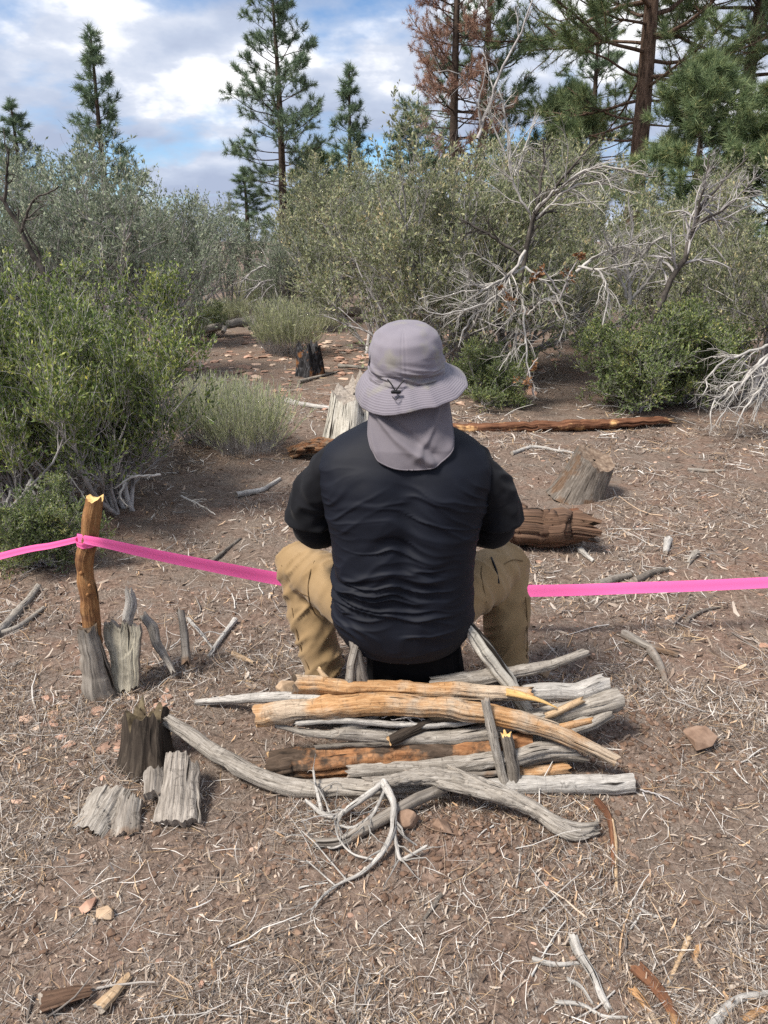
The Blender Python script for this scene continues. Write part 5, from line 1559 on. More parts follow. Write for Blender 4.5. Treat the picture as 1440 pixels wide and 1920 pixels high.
# ---- shirt
def torso_shirt():
    z = np.array([.345, .36, .385, .42, .50, .58, .68, .78, .86, .915, .955, .985, 1.01, 1.035, 1.06])
    a = np.array([.196, .212, .224, .229, .222, .219, .226, .246, .262, .262, .243, .208, .160, .110, .078])
    bb = np.array([.150, .158, .164, .168, .162, .158, .156, .155, .150, .142, .130, .116, .100, .085, .070])
    cy = np.array([2.145, 2.142, 2.140, 2.138, 2.136, 2.136, 2.138, 2.145, 2.155, 2.165, 2.175, 2.183, 2.19, 2.195, 2.20])
    rows, k = 250, 240
    zz = np.interp(np.linspace(0, 1, rows), np.linspace(0, 1, rows), np.linspace(z[0], z[-1], rows))
    def sm(y):
        q = np.interp(zz, z, y)
        ker = np.hanning(15); ker /= ker.sum()
        return np.convolve(np.pad(q, 7, mode='edge'), ker, 'valid')
    A, Bq, CY = sm(a), sm(bb), sm(cy)
    th = np.linspace(0, 2 * np.pi, k, endpoint=False)
    e = .82
    cx = np.sign(np.cos(th)) * np.abs(np.cos(th)) ** e; sy = np.sign(np.sin(th)) * np.abs(np.sin(th)) ** e
    X = XC + A[:, None] * cx[None]; Y = CY[:, None] + Bq[:, None] * sy[None]; Z = np.repeat(zz[:, None], k, 1)
    # spine hollow and shoulder blades on the back
    u = (X - XC); back = np.clip(-sy, 0, 1)[None]
    Y = Y + back * (.016 * np.exp(-(u / .04) ** 2) * np.exp(-((Z - .72) / .2) ** 2))
    for s in (-1, 1):
        Y = Y - back * .012 * np.exp(-((u - s * .11) / .06) ** 2 - ((Z - .86) / .07) ** 2)
    # hem dips at the back
    Z = Z - np.clip((.42 - Z) / .08, 0, 1) * (.03 * (1 - (u / .22) ** 2) * back)
    P = st(X, Y, Z)
    nrmv = nrm(st(cx[None] / A[:, None], sy[None] / Bq[:, None], np.zeros_like(X)))
    kk = np.interp(Z, [.36, .55, .75, .92], [-.9, -.25, .9, 1.3])
    warp = fbm(st(u * 4, Z * 5, Y * 3), 3)
    zf = Z + kk * u ** 2 + .085 * warp

    def rdg(a, b_, c, sharp):
        return np.clip(1 - np.abs(vnoise(st(a, b_, c))) * 1.7, 0, 1) ** sharp
    f1 = rdg(u * 3.2 + 1.5, Y * 2, zf * 15 + .4 * u, 1.6)
    f2 = rdg(u * 5.5 + 4.5, Y * 3, zf * 36 + 2.0 * u, 2.4)
    dv = zf + .55 * np.abs(u)                                   # drags running down from the armpits
    f4 = rdg(np.abs(u) * 5 + 7.5, Y * 2, dv * 20, 2.2) * np.clip(np.abs(u) / .16, 0, 1)
    f3 = fbm(st(u * 9, Y * 9, Z * 14), 3)
    gate = .15 + 1.25 * np.clip(fbm(st(u * 6 + 3, Y * 2, Z * 6), 2) * 1.3 + .45, 0, 1)
    amp = np.interp(Z, [.34, .40, .55, .75, .86, .92, .97], [.006, .010, .012, .012, .008, .003, .001])
    disp = 1.0 * amp * gate * (.75 * f1 + .7 * f2 + .7 * f4 - .6) + .0022 * f3
    X = X + .006 * warp
    # long diagonal drags towards the hem
    P = P + nrmv * disp[..., None]
    thick = .0015
    v = P.reshape(-1, 3)
    uv = st(u * 1.0, Z)
    o = pobj('shirt', v, grid_faces(rows, k, True), M['shirt'], uv=uv)
    # hem turned under
    ring = P[0]; inn = ring + (np.array([XC, 2.145, .34]) - ring) * .06 + [0, 0, .012]
    vv = np.vstack([ring, ring - [0, 0, .004], inn]); 
    pobj('hem', vv, grid_faces(3, k, True), M['shirt'], parent=o)
    return o


shirt = torso_shirt()


def garment_tube(name, pts, rad, mat, parent, amp, seed, n=70, k=64, flat=1.0, fold=24, up=None):
    P, r = resample(pts, rad, n)
    T, N, B = frames(P)
    th = np.linspace(0, 2 * np.pi, k, endpoint=False)
    s = np.linspace(0, 1, n)[:, None] * np.ones((1, k))
    c, sn = np.cos(th)[None] * np.ones((n, 1)), np.sin(th)[None] * np.ones((n, 1))
    L = np.linalg.norm(np.diff(P, axis=0), axis=1).sum()
    fl = (1 - np.abs(vnoise(st(c * 1.3 + seed, sn * 1.3, s * L * fold + 1.2 * c))) * 1.8) + .5 * fbm(st(c * 2 + seed, sn * 2, s * L * fold * 1.6), 2)
    rr = r[:, None] + amp * fl
    V = P[:, None] + N[:, None] * (c * rr)[..., None] + B[:, None] * (sn * rr * flat)[..., None]
    # turned edge at the open end
    inn = P[-1] + (V[-1] - P[-1]) * .86 - T[-1] * .01
    V = np.concatenate([V, (V[-1] * .985 + P[-1] * .015)[None] + T[-1] * .002, inn[None]])
    uv = st(np.concatenate([c, c[:2]]) * .1, np.concatenate([s, s[:2]]) * L)
    return pobj(name, V, grid_faces(n + 2, k, True), mat, parent=parent, uv=uv)


for i, fn in enumerate((lambda p: np.asarray(p, float), mir)):
    garment_tube('sleeve', [fn(SHO + [.085, .0, -.02]), fn(SHO + [.028, 0, -.010]), fn(SHO + [-.048, 0, -.075]), fn(ELB + [.012, -.004, .09]), fn(ELB + [-.002, .0, .018])], [.048, .070, .071, .069, .074], M['sleeve'], shirt, .008, 3.3 + i * 4, flat=.95)
    garment_tube('under_sleeve', [fn(ELB + [.02, -.01, .10]), fn(ELB + [.002, .0, .02]), fn(ELB + [.02, .028, -.028]), fn((ELB + WRI) / 2), fn(WRI)], [.046, .054, .055, .048, .040], M['sleeve'], shirt, .003, 9.1 + i * 3, fold=30)

# ---- trousers
parts = []
parts += limb([(XC - .085, 2.175, .395), (XC + .085, 2.175, .395)], [.128, .128])
parts += limb([(XC, 2.19, .40), (XC, 2.18, .48)], [.13, .11])
for hp, kn, an in ((HIP, KNE, ANK), (mir(HIP), R_KNE, R_ANK)):
    parts += limb([hp, hp * .5 + kn * .5 + [0, 0, .004], kn], [.108, .096, .083])
    parts += limb([kn, kn * .5 + an * .5 + [0, -.008, 0], an + [0, 0, -.015]], [.083, .080, .076])
v, nr, f = union(parts, .0085, 8)
# cloth folds: round the knees, along the thigh seam, sagging above the shoes
for kn, an, hp in ((KNE, ANK, HIP), (R_KNE, R_ANK, mir(HIP))):
    ax = nrm(kn - hp); s = (v - hp) @ ax; L = np.linalg.norm(kn - hp)
    dist = np.linalg.norm(v - hp - s[:, None] * ax, axis=1)
    w = np.clip(1 - np.abs(dist - .09) / .09, 0, 1) * np.clip(s / L * 2, 0, 1)
    fo = np.clip(1 - np.abs(vnoise(st(s * 24 + v[:, 2] * 10, v[:, 2] * 9 + v[:, 0] * 5, v[:, 0] * 6))) * 2, 0, 1) ** 2 * 1.6 - .4
    v = v + nr * (.0075 * w * fo)[:, None]
    ax = nrm(an - kn); s = (v - kn) @ ax; L = np.linalg.norm(an - kn)
    dist = np.linalg.norm(v - kn - s[:, None] * ax, axis=1)
    w = np.clip(1.4 - np.abs(dist - .08) / .08, 0, 1) * np.clip(s / .08, 0, 1)
    fo = np.clip(1 - np.abs(vnoise(st(s * 20 + v[:, 0] * 16, v[:, 0] * 8, v[:, 1] * 8))) * 2, 0, 1) ** 2 * 1.6 - .4
    v = v + nr * (.0085 * w * fo)[:, None]
v = v + nr * (.002 * fbm(v * 30, 3))[:, None]
# open the leg ends flat on the shoe
v[:, 2] = np.maximum(v[:, 2], .045 + .01 * np.sin(v[:, 0] * 90))
trousers = pobj('trousers', v, f, M['khaki'])
from mathutils.bvhtree import BVHTree
tree = BVHTree.FromPolygons([tuple(q) for q in v], [tuple(int(a) for a in q) for q in f])


def on_cloth(name, pix, rad, mat):
    """a seam or zip lying on the trouser cloth"""
    pts = []
    for a, b_ in pix:
        h = tree.ray_cast(Vector((0, 0, CAM_H)), Vector(ray(a, b_)).normalized())
        if h[0] is not None:
            pts.append(np.array(h[0]) + np.array(h[1]) * rad * .3)
    if len(pts) < 2:
        return
    P_, r_ = resample(pts, [rad] * len(pts), 24)
    m = MB(); tubes(m, (P_ - np.array(person.location))[None], r_[None], 6)
    m.obj(name, mat, trousers)


M['seam'] = cloth_mat('seam', (.11, .07, .032), (.14, .09, .045), .9)
on_cloth('zip', [(921, 1046), (925, 1056), (930, 1070), (935, 1094)], .004, M['black_plastic'])
on_cloth('seam', [(590, 1052), (582, 1072), (578, 1100), (580, 1125), (590, 1150)], .0022, M['seam'])
on_cloth('seam', [(528, 1060), (540, 1085), (560, 1108), (578, 1118)], .0018, M['seam'])
on_cloth('seam', [(905, 1052), (902, 1075), (906, 1100), (912, 1130)], .002, M['seam'])
on_cloth('seam', [(945, 1058), (962, 1050), (980, 1052)], .0018, M['seam'])
on_cloth('seam', [(985, 1120), (988, 1160), (990, 1200), (988, 1235)], .0022, M['seam'])
on_cloth('seam', [(548, 1140), (555, 1180), (566, 1220), (580, 1255)], .0022, M['seam'])

# ---- shoes
for an in (ANK, R_ANK):
    pr = limb([an + [0, -.035, -.045], an + [0, .03, -.045], an + [0, .12, -.05], an + [0, .17, -.056]], [.040, .044, .045, .034]) + limb([an + [0, -.01, -.03], an + [0, .0, .04]], [.048, .050])
    v, nr, f = union(pr, .008, 5)
    v[:, 2] = np.maximum(v[:, 2], .004)
    sh = pobj('shoe', v, f, M['boot'])
    m = MB(); ang = np.linspace(0, 2 * np.pi, 40, endpoint=False)
    ring = st(an[0] + .050 * np.cos(ang), an[1] + .065 + .135 * np.sin(ang), np.full(40, .002))
    vv = np.vstack([ring, ring + [0, 0, .024]])
    m.add(vv - np.array(person.location), grid_faces(2, 40, True))
    m.add(np.vstack([ring + [0, 0, .024], [[an[0], an[1] + .065, .026]]]) - np.array(person.location), st(np.arange(40), (np.arange(40) + 1) % 40, np.full(40, 40)))
    m.obj('sole', M['black_plastic'], sh)

# ---- hat
HC = np.array([XC + .004, 2.208, 1.186])
ROLL = R(-4.0)
TIP = R(12.0)
RY = np.array([[math.cos(ROLL), 0, math.sin(ROLL)], [0, 1, 0], [-math.sin(ROLL), 0, math.cos(ROLL)]])


RX = np.array([[1, 0, 0], [0, math.cos(TIP), -math.sin(TIP)], [0, math.sin(TIP), math.cos(TIP)]])


def hw(p):
    return np.asarray(p) @ RX.T @ RY.T + HC


def hat_crown():
    rows, k = 80, 180
    th = np.linspace(0, 2 * np.pi, k, endpoint=False)
    t = np.linspace(0, 1, rows)
    zc = np.interp(t, [0, .25, .5, .7, .85, .95, 1], [0, .035, .076, .108, .129, .138, .142])
    rc = np.interp(t, [0, .12, .25, .5, .7, .85, .95, 1], [1.0, 1.03, 1.03, .99, .86, .63, .30, 0.0])
    ker = np.hanning(11); ker /= ker.sum()
    rc = np.concatenate([np.convolve(np.pad(rc, 5, mode='reflect', reflect_type='odd'), ker, 'valid')]); rc[-1] = 0.001
    zc = np.convolve(np.pad(zc, 5, mode='reflect', reflect_type='odd'), ker, 'valid')
    X = .110 * rc[:, None] * np.cos(th)[None]; Y = .122 * rc[:, None] * np.sin(th)[None]; Z = np.repeat(zc[:, None], k, 1)
    T = np.repeat(t[:, None], k, 1)
    n = nrm(st(np.cos(th)[None] * np.ones((rows, 1)), np.sin(th)[None] * np.ones((rows, 1)), T * 1.4))
    phi = np.degrees(th)[None] * np.ones((rows, 1))
    env = np.clip(1 - T / .5, 0, 1)
    backness = np.exp(-((phi - 268) / 60) ** 2)
    gather = fbm(st(np.cos(th)[None] * 2.2 + T, np.sin(th)[None] * 2.2, T * 13 + .8 * np.cos(th)[None]), 3)
    crease = 1 - np.abs(vnoise(st(np.cos(th)[None] * 1.6 + 2 * T, np.sin(th)[None] * 1.6, T * 9 + 1.6 * np.cos(th)[None] + .3))) * 2
    disp = .011 * env * (.35 + backness) * crease + .006 * env * gather
    disp += .007 * fbm(st(np.cos(th)[None] * 1.7 + T, np.sin(th)[None] * 1.7, T * 3 + 9), 2) * np.clip((1 - T) * 4, 0, 1)
    for c, w_ in ((262, 1.0), (268, 1.0), (200, 1.0), (335, 1.0), (90, 1.), (20, 1.), (150, 1.)):
        disp -= .0016 * np.exp(-((phi - c) / 1.3) ** 2) * np.clip((1 - T) * 5, 0, 1)
    disp -= .004 * np.exp(-((T - .17 - .015 * np.cos(np.radians(phi - 268) * 3)) / .02) ** 2)     # cinch line
    V = st(X, Y, Z) + n * disp[..., None]
    uv = st(phi / 360, T)
    return pobj('hat', hw(V), grid_faces(rows, k, True), M['hat'], uv=uv), V


hat, HV = hat_crown()


def hat_brim():
    k, rows = 180, 26
    th = np.linspace(0, 2 * np.pi, k, endpoint=False)
    ph = np.degrees(th)
    droop = np.interp(ph, [0, 40, 90, 150, 185, 225, 262, 300, 330, 360], [.42, .42, .42, .70, .98, .88, .64, .54, .44, .42])
    wid = np.interp(ph, [0, 90, 180, 225, 270, 315, 360], [.076, .072, .080, .082, .076, .076, .076])
    ker = np.hanning(21); ker /= ker.sum()
    droop = np.convolve(np.concatenate([droop[-10:], droop, droop[:10]]), ker, 'valid')
    s = np.linspace(0, 1, rows)
    base = HV[0]
    out = nrm(st(np.cos(th) / .110, np.sin(th) / .122, np.zeros(k)))
    wav = .004 * fbm(st(np.cos(th) * 2, np.sin(th) * 2, np.full(k, 7.7)), 2)
    V = []
    for q in s:
        dr = droop * (.75 + .35 * q)
        V.append(base + out * (wid * q * np.cos(dr))[:, None] - np.array([0, 0, 1]) * (wid * q * np.sin(dr) + 0)[:, None] + np.array([0, 0, 1]) * (wav * q)[:, None])
    V = np.array(V)
    low = V[::-1] - [0, 0, .0028] - out[None] * .0004
    allv = np.concatenate([V, low])
    uv = st(np.repeat(ph[None] / 360, 2 * rows, 0), np.repeat(np.concatenate([s, s[::-1]])[:, None], k, 1))
    pobj('brim', hw(allv), grid_faces(2 * rows, k, True), M['stitched_hat'], parent=hat, uv=uv)


hat_brim()


def neck_flap():
    rows, cols = 70, 90
    u = np.linspace(-1, 1, cols)[None, :] * np.ones((rows, 1)); s = np.linspace(0, 1, rows)[:, None] * np.ones((1, cols))
    ph = R(270) + u * R(88)
    Lf = .238 * (1 - .50 * np.abs(u) ** 2.4)
    d = s * Lf
    Rx = np.interp(d, [0, .05, .16, .24], [.108, .114, .126, .130]); Ry_ = np.interp(d, [0, .08, .16, .2, .24], [.112, .112, .122, .130, .138])
    X = Rx * 1.02 * np.sin(u * R(88)) + .010 * s; Y = np.interp(d, [0, .08, .14, .19, .24], [-.105, -.118, -.142, -.170, -.180]) + .085 * np.abs(u) ** 2.3
    Z = 1.172 - d
    n = st(np.cos(ph), np.sin(ph), np.zeros_like(X))

    def ridge(p0, p1, w, a):
        p0, p1 = np.array(p0), np.array(p1); dd = p1 - p0; L = np.hypot(*dd); dd = dd / L
        al = (u - p0[0]) * dd[0] + (s - p0[1]) * dd[1]
        ac = (u - p0[0]) * -dd[1] + (s - p0[1]) * dd[0]
        return a * np.exp(-(ac / w) ** 2) * np.exp(-np.clip(np.abs(al - L / 2) - L / 2, 0, 9) ** 2 / .02)
    disp = ridge((-.75, .28), (.25, .92), .075, .011) - ridge((-.62, .28), (.34, .86), .06, .009) + ridge((.42, .45), (.12, .80), .05, .006) + ridge((-.85, .5), (-.55, .9), .06, .006) + ridge((.75, .4), (.7, .9), .09, .004) - ridge((-.9, .4), (-.7, .85), .05, .005)
    disp += .004 * fbm(st(u * 3, s * 3, u * 0), 3)
    V = st(X, Y, Z) + np.array([XC + .006, 2.20, 0]) + n * (1.5 * disp)[..., None]
    rim = np.concatenate([np.arange(rows) * cols, (rows - 1) * cols + np.arange(1, cols), np.arange(rows - 1)[::-1] * cols + cols - 1])
    back = V - n * .0022
    m = MB(); f = grid_faces(rows, cols, False)
    m.add(V.reshape(-1, 3) - np.array(person.location), f); m.add(back.reshape(-1, 3) - np.array(person.location), f[:, ::-1])
    fl = m.obj('neck_flap', M['flap'], hat)
    edge = V.reshape(-1, 3)[rim]
    m = MB(); tubes(m, (edge - np.array(person.location))[None], np.full((1, len(edge)), .0022), 6)
    m.obj('flap_piping', M['flap'], hat)


neck_flap()


def tiny(name, pts, rad, mat, parent):
    m = MB()
    for a, q in limb(pts, rad, 8, 10):
        m.add(a - np.array(person.location), q)
    m.obj(name, mat, parent)


tiny('drawcord', [at(727, 712, 2.074), at(735, 722, 2.068), at(741, 733, 2.058)], [.002] * 3, M['black_plastic'], hat)
tiny('drawcord', [at(757, 713, 2.074), at(749, 723, 2.068), at(742, 733, 2.058)], [.002] * 3, M['black_plastic'], hat)
tiny('drawcord', [at(736, 744, 2.046), at(742, 750, 2.040), at(748, 743, 2.046)], [.0013] * 3, M['black_plastic'], hat)
tiny('toggle', [at(736, 735, 2.052), at(749, 735, 2.052)], [.005, .005], M['black_plastic'], hat)
tiny('label_tab', [at(696, 664, 2.165), at(692, 684, 2.16)], [.003, .003], M['black_plastic'], hat)

tag(person, 'person in black shirt, khaki trousers and grey sun hat sitting with back turned', 'person')

# ---- the covered seat; its black also stands for the shade below the person
def seat():
    rows, k = 40, 120
    th = np.linspace(0, 2 * np.pi, k, endpoint=False)
    t = np.linspace(0, 1, rows)
    z = np.concatenate([np.linspace(-.01, .30, rows - 10), .30 + .02 * np.sin(np.linspace(.1, 1, 10) * np.pi / 2)])
    sc = np.concatenate([np.linspace(1.12, .96, rows - 10), np.linspace(.95, .02, 10)])
    e = .45
    cx = np.sign(np.cos(th)) * np.abs(np.cos(th)) ** e; sy = np.sign(np.sin(th)) * np.abs(np.sin(th)) ** e
    X = .155 * sc[:, None] * cx[None]; Y = .115 * sc[:, None] * sy[None]; Z = np.repeat(z[:, None], k, 1)
    fo = fbm(st(np.cos(th)[None] * 5 + Z * 2, np.sin(th)[None] * 5, Z * 2), 3)
    X = X + .02 * fo * np.cos(th)[None] + .02 * (1 - t)[:, None]; Y = Y + .02 * fo * np.sin(th)[None]
    m = MB(); m.add(st(X, Y, Z), grid_faces(rows, k, True))
    o = m.obj('covered_seat', M['black_cloth'])
    o.location = (XC + .03, 2.155, 0)
    tag(o, 'low seat draped in black cloth between the two prop sticks under the person', 'seat')


seat()

# ------------------------------------------------------------------ dead wood in and round the shrubs
def dead_bough(name, label, mains, mat, seed, twig=.5, per=(9, 6), trop=(0, 0, -.02), wander=.17, ang=.65, cat='dead branch', thin=.0022, lead=0.15, dead_leaf=None, group='dead boughs in the shrubs', bough_mat=None):
    rg = np.random.default_rng(seed)
    base = at(mains[0][0][0], mains[0][0][1], mains[0][0][2])
    root = empty(name, base)
    S, Rr = [], []
    for ctrl in mains:
        P, r = path(ctrl)
        r = r * .42
        Pn, rn = resample(P, r, 16)
        L = np.linalg.norm(np.diff(Pn, axis=0), axis=1).sum()
        Pn[1:] += rg.normal(size=(15, 3)) * L * .008
        S.append(Pn); Rr.append(np.maximum(rn, thin))
        m = MB(); tubes(m, Pn[None] - base, Rr[-1][None], 7); m.obj('bough', bough_mat or mat, root)
    S = np.array(S); Rr = np.array(Rr)
    LL = np.linalg.norm(np.diff(S, axis=1), axis=2).sum(1)
    p, dd, r, t, idx = spawn(S, Rr, per[0], lead, 1, ang, rg)
    L1 = twig * (1.25 - t) * rg.uniform(.5, 1.2, len(t)) * np.minimum(1, LL[idx])
    s1 = walk(p, dd, L1, 8, wander, np.asarray(trop), rg)
    r1 = np.maximum((r * .6)[:, None] * np.linspace(1, .3, 8)[None], thin * .7)
    p, dd, r, t, idx = spawn(s1, r1, per[1], .15, 1, ang, rg)
    s2 = walk(p, dd, L1[idx] * .5 * rg.uniform(.4, 1.2, len(t)), 6, wander, np.asarray(trop), rg)
    r2 = np.maximum((r * .6)[:, None] * np.linspace(1, .4, 6)[None], thin * .5)
    m = MB(); tubes(m, s1 - base, r1, 4); tubes(m, s2 - base, r2, 3)
    m.obj('twigs', mat, root)['kind'] = 'stuff'
    if dead_leaf:
        p, dd, _, _, _ = spawn(s2, np.ones(s2.shape[:2]), dead_leaf, .2, 1, .8, rg)
        ln = rg.uniform(.025, .05, len(p))
        m = MB(); leaves(m, p - base, dd, ln, ln * .5, rg); m.obj('foliage', M['leaf_dead'], root, smooth=False)
    return tag(root, label, cat, group)


W, G, D = M['twig_white'], M['twig_grey'], M['twig_dark']
# bleached tangle on the shrub straight above the hat
dead_bough('dead_bough', 'bleached twig spray fanning down from the big shrub beside the hat',
           [[(985, 470, 7.4, 7), (950, 520, 7.3, 6), (890, 545, 7.2, 4), (790, 560, 7.1, 2)],
            [(980, 480, 7.4, 7), (930, 560, 7.2, 5), (880, 600, 7.1, 4), (860, 650, 7.0, 2)],
            [(985, 500, 7.4, 6), (900, 540, 7.2, 4), (860, 480, 7.1, 2)],
            [(985, 520, 7.4, 6), (975, 600, 7.2, 5), (960, 660, 7.1, 3), (935, 690, 7.0, 2)],
            [(960, 540, 7.3, 5), (900, 570, 7.1, 4), (830, 590, 7.0, 3), (775, 575, 6.95, 2)]], W, 51, .5, (16, 8))
dead_bough('dead_bough', 'bleached drooping twigs hanging over the brown log gap',
           [[(985, 500, 7.3, 6), (1030, 540, 7.2, 5), (1060, 590, 7.1, 3), (1050, 640, 7.0, 2)],
            [(980, 560, 7.2, 6), (985, 640, 7.0, 5), (990, 690, 6.9, 3), (1005, 730, 6.85, 2)],
            [(990, 590, 7.1, 5), (1025, 560, 7.0, 4), (1050, 600, 6.9, 2)]], W, 52, .45, (12, 7))
dead_bough('dead_bough', 'dark forked bough reaching up through the olive shrub',
           [[(975, 560, 7.5, 14), (985, 470, 7.5, 12), (1010, 390, 7.5, 9), (1070, 320, 7.5, 6), (1118, 255, 7.5, 3)],
            [(985, 470, 7.5, 10), (1005, 390, 7.55, 8), (1020, 310, 7.6, 5), (1018, 260, 7.6, 3)],
            [(980, 480, 7.5, 8), (900, 430, 7.5, 6), (860, 410, 7.5, 3)]], D, 53, .6, (9, 6))
dead_bough('dead_bough', 'long silver bough arching over towards the leaning dead trunk',
           [[(1000, 400, 7.5, 7), (1050, 350, 7.4, 6), (1110, 318, 7.3, 5), (1180, 318, 7.2, 4), (1235, 335, 7.2, 2)],
            [(1005, 410, 7.5, 6), (1065, 355, 7.4, 5), (1130, 345, 7.3, 4), (1190, 365, 7.2, 2)],
            [(1000, 420, 7.5, 6), (960, 330, 7.5, 4), (950, 230, 7.5, 2)]], W, 54, .5, (14, 8))
dead_bough('dead_bough', 'bleached upright dead shrub beside the leaning dark trunk',
           [[(1180, 570, 7.4, 10), (1175, 500, 7.4, 8), (1185, 440, 7.4, 5), (1175, 370, 7.4, 3)],
            [(1178, 560, 7.4, 8), (1150, 480, 7.3, 6), (1130, 430, 7.2, 3)],
            [(1180, 520, 7.4, 8), (1220, 460, 7.3, 5), (1250, 440, 7.2, 3)],
            [(1185, 560, 7.4, 8), (1220, 520, 7.3, 6), (1240, 480, 7.2, 3)],
            [(1080, 510, 7.3, 8), (1120, 480, 7.3, 6), (1160, 462, 7.25, 4), (1225, 455, 7.2, 2)],
            [(1085, 500, 7.2, 6), (1125, 510, 7.0, 6), (1140, 550, 6.9, 5), (1130, 610, 6.8, 2)]], W, 55, .5, (14, 8))
dead_bough('dead_tree', 'leaning dark dead trunk with grey twiggy top',
           [[(1225, 610, 7.1, 16), (1250, 540, 7.1, 14), (1285, 470, 7.1, 12), (1310, 400, 7.15, 9), (1345, 350, 7.2, 6), (1400, 300, 7.2, 3)],
            [(1305, 410, 7.15, 8), (1320, 350, 7.1, 5), (1330, 290, 7.1, 3)],
            [(1300, 420, 7.15, 8), (1360, 390, 7.1, 5), (1420, 330, 7.1, 3)]], G, 56, .6, (16, 9), cat='dead tree', bough_mat=D)
dead_bough('fallen_branch', 'bleached fallen branch with drooping white twigs at the frame edge',
           [[(1470, 640, 6.4, 8), (1400, 660, 6.2, 6), (1340, 690, 6.1, 4), (1320, 740, 6.0, 2)],
            [(1470, 650, 6.4, 8), (1420, 690, 6.1, 6), (1380, 740, 5.95, 4), (1340, 800, 5.8, 2)],
            [(1480, 660, 6.3, 8), (1440, 710, 6.0, 6), (1400, 760, 5.9, 4), (1380, 800, 5.8, 2)],
            [(1460, 650, 6.3, 7), (1380, 720, 6.0, 5), (1335, 760, 5.9, 3), (1335, 805, 5.8, 2)],
            [(1480, 690, 6.2, 7), (1430, 745, 5.95, 5), (1412, 790, 5.85, 3)]], W, 57, .45, (12, 7), trop=(0, 0, -.05))
dead_bough('crooked_tree', 'dark crooked trunk leaning out at the frame edge over the green shrub',
           [[(105, 545, 7.6, 14), (70, 490, 7.6, 13), (35, 425, 7.6, 11), (5, 375, 7.6, 9), (-50, 330, 7.6, 6)],
            [(40, 440, 7.6, 8), (60, 380, 7.5, 5), (110, 350, 7.4, 3)],
            [(8, 380, 7.6, 8), (15, 300, 7.5, 4), (5, 240, 7.5, 2)]], D, 58, .4, (5, 4), cat='tree')
dead_bough('dead_bough', 'white dead twigs spreading low in the green shrub at the frame edge',
           [[(60, 900, 3.85, 9), (40, 930, 3.75, 6), (10, 960, 3.7, 3)],
            [(55, 905, 3.85, 8), (70, 940, 3.72, 5), (85, 985, 3.62, 2)],
            [(60, 905, 3.85, 8), (100, 935, 3.72, 5), (130, 985, 3.62, 2)],
            [(40, 880, 3.9, 8), (30, 850, 3.85, 5), (10, 830, 3.8, 2)],
            [(20, 920, 3.8, 7), (5, 970, 3.65, 4), (15, 1010, 3.55, 2)]], W, 59, .35, (10, 7), thin=.0016)
dead_bough('dead_bough', 'white dead twigs poking from the green shrub above the stake',
           [[(235, 905, 3.95, 6), (225, 930, 3.85, 4), (240, 950, 3.8, 2)],
            [(300, 890, 4.0, 6), (250, 895, 3.85, 4), (215, 915, 3.8, 2)],
            [(110, 870, 3.9, 6), (135, 900, 3.8, 4), (160, 935, 3.75, 2)],
            [(340, 930, 4.2, 5), (380, 950, 4.1, 4), (405, 965, 4.05, 2)]], W, 60, .3, (7, 5), thin=.0016)
dead_bough('dead_bough', 'bare arching grey boughs of the small open shrub by the far log',
           [[(545, 560, 13.8, 9), (520, 510, 13.7, 7), (490, 500, 13.5, 5), (450, 530, 13.3, 2)],
            [(540, 565, 13.8, 8), (520, 530, 13.6, 6), (490, 530, 13.4, 4), (460, 560, 13.2, 2)],
            [(545, 560, 13.8, 8), (555, 500, 13.8, 6), (570, 450, 13.8, 3)]], G, 61, .9, (6, 5), thin=.004)
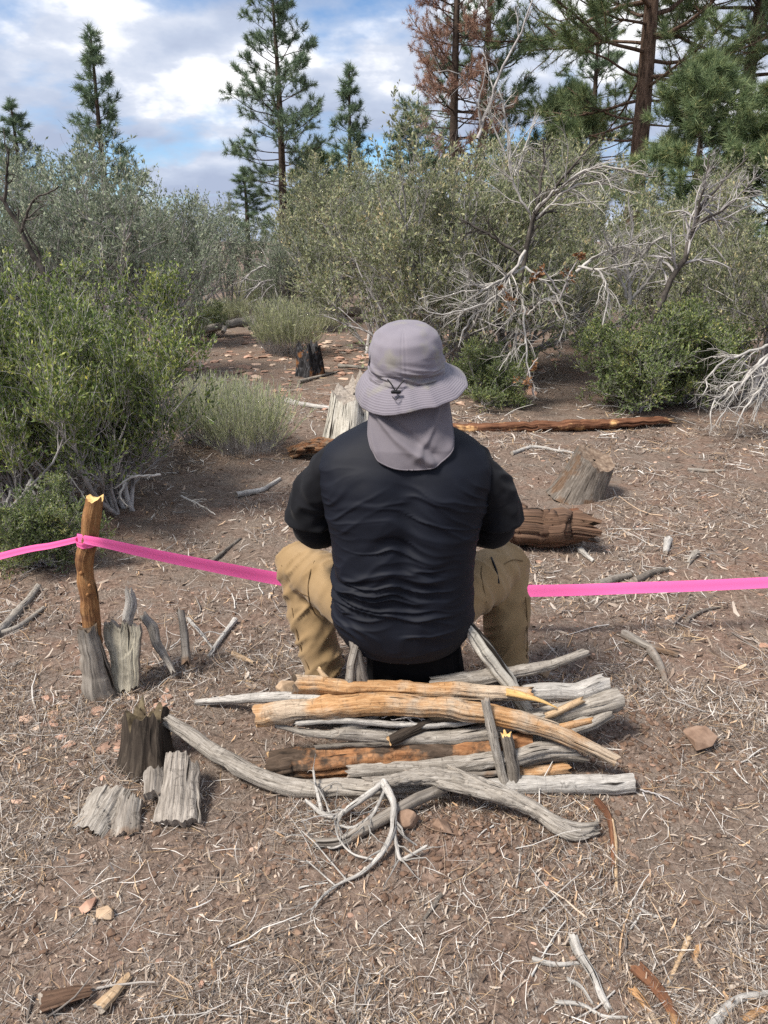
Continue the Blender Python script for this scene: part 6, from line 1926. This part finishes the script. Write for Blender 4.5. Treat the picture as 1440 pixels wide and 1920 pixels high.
dead_bough('dead_bough', 'rust-leaved dead sprays tangled under the bleached boughs',
           [[(1050, 560, 7.0, 5), (1070, 510, 6.95, 4), (1090, 480, 6.9, 2)],
            [(1050, 550, 7.0, 5), (1020, 510, 6.95, 4), (1000, 520, 6.9, 2)],
            [(960, 600, 7.0, 4), (950, 560, 6.95, 3), (940, 540, 6.9, 2)],
            [(1000, 740, 6.75, 4), (990, 700, 6.7, 3), (1010, 670, 6.7, 2)]], G, 62, .3, (6, 4), dead_leaf=4)
# far snag crossing the sky
dead_bough('snag', 'thin bare grey snag slanting up beside the brown pine',
           [[(895, 260, 16, 8), (925, 170, 16, 6), (960, 90, 16, 5), (985, 40, 16, 4), (1010, -20, 16, 3)]], G, 63, 1.2, (7, 4), thin=.008, cat='snag', lead=.0)
dead_bough('snag', 'silver dead crown standing over the olive shrub',
           [[(960, 330, 9.5, 7), (952, 240, 9.5, 5), (935, 170, 9.5, 3)], [(965, 330, 9.5, 6), (990, 260, 9.5, 4), (1010, 215, 9.5, 2)], [(950, 300, 9.5, 5), (920, 220, 9.5, 3), (915, 180, 9.5, 2)]], W, 64, .6, (9, 5), thin=.003, cat='snag')

# thin stuff caught in the stack
dead_bough('twig_tangle', 'tangle of thin lichen-grey twigs caught in the middle of the stack',
           [[(800, 1350, 1.90, 3), (770, 1345, 1.89, 2), (735, 1350, 1.885, 1)], [(790, 1352, 1.90, 3), (800, 1338, 1.90, 2), (845, 1345, 1.90, 1)], [(780, 1358, 1.89, 3), (750, 1340, 1.90, 2), (715, 1345, 1.90, 1)]], G, 71, .11, (10, 6), thin=.0011, cat='twigs', group='wood stacked behind the seated person')
dead_bough('dry_branch', 'small frayed dead branch lying on the soil below the rock',
           [[(1200, 1480, 1.77, 4), (1240, 1492, 1.75, 3), (1275, 1510, 1.72, 2)], [(1205, 1485, 1.76, 3), (1215, 1510, 1.73, 2), (1208, 1535, 1.70, 1)]], G, 72, .10, (9, 5), thin=.0009, trop=(0, 0, -.08), group='loose sticks on the soil')
dead_bough('root_tangle', 'pale root tangle lying behind the short upright stick near the stake',
           [[(352, 1160, 2.58, 3), (380, 1190, 2.53, 3), (398, 1215, 2.49, 2)], [(440, 1165, 2.60, 4), (415, 1195, 2.53, 3), (395, 1230, 2.47, 2)], [(420, 1190, 2.54, 3), (390, 1185, 2.55, 2), (370, 1200, 2.53, 1)]], W, 73, .12, (7, 5), thin=.0013, trop=(0, 0, -.06), group='loose sticks on the soil')
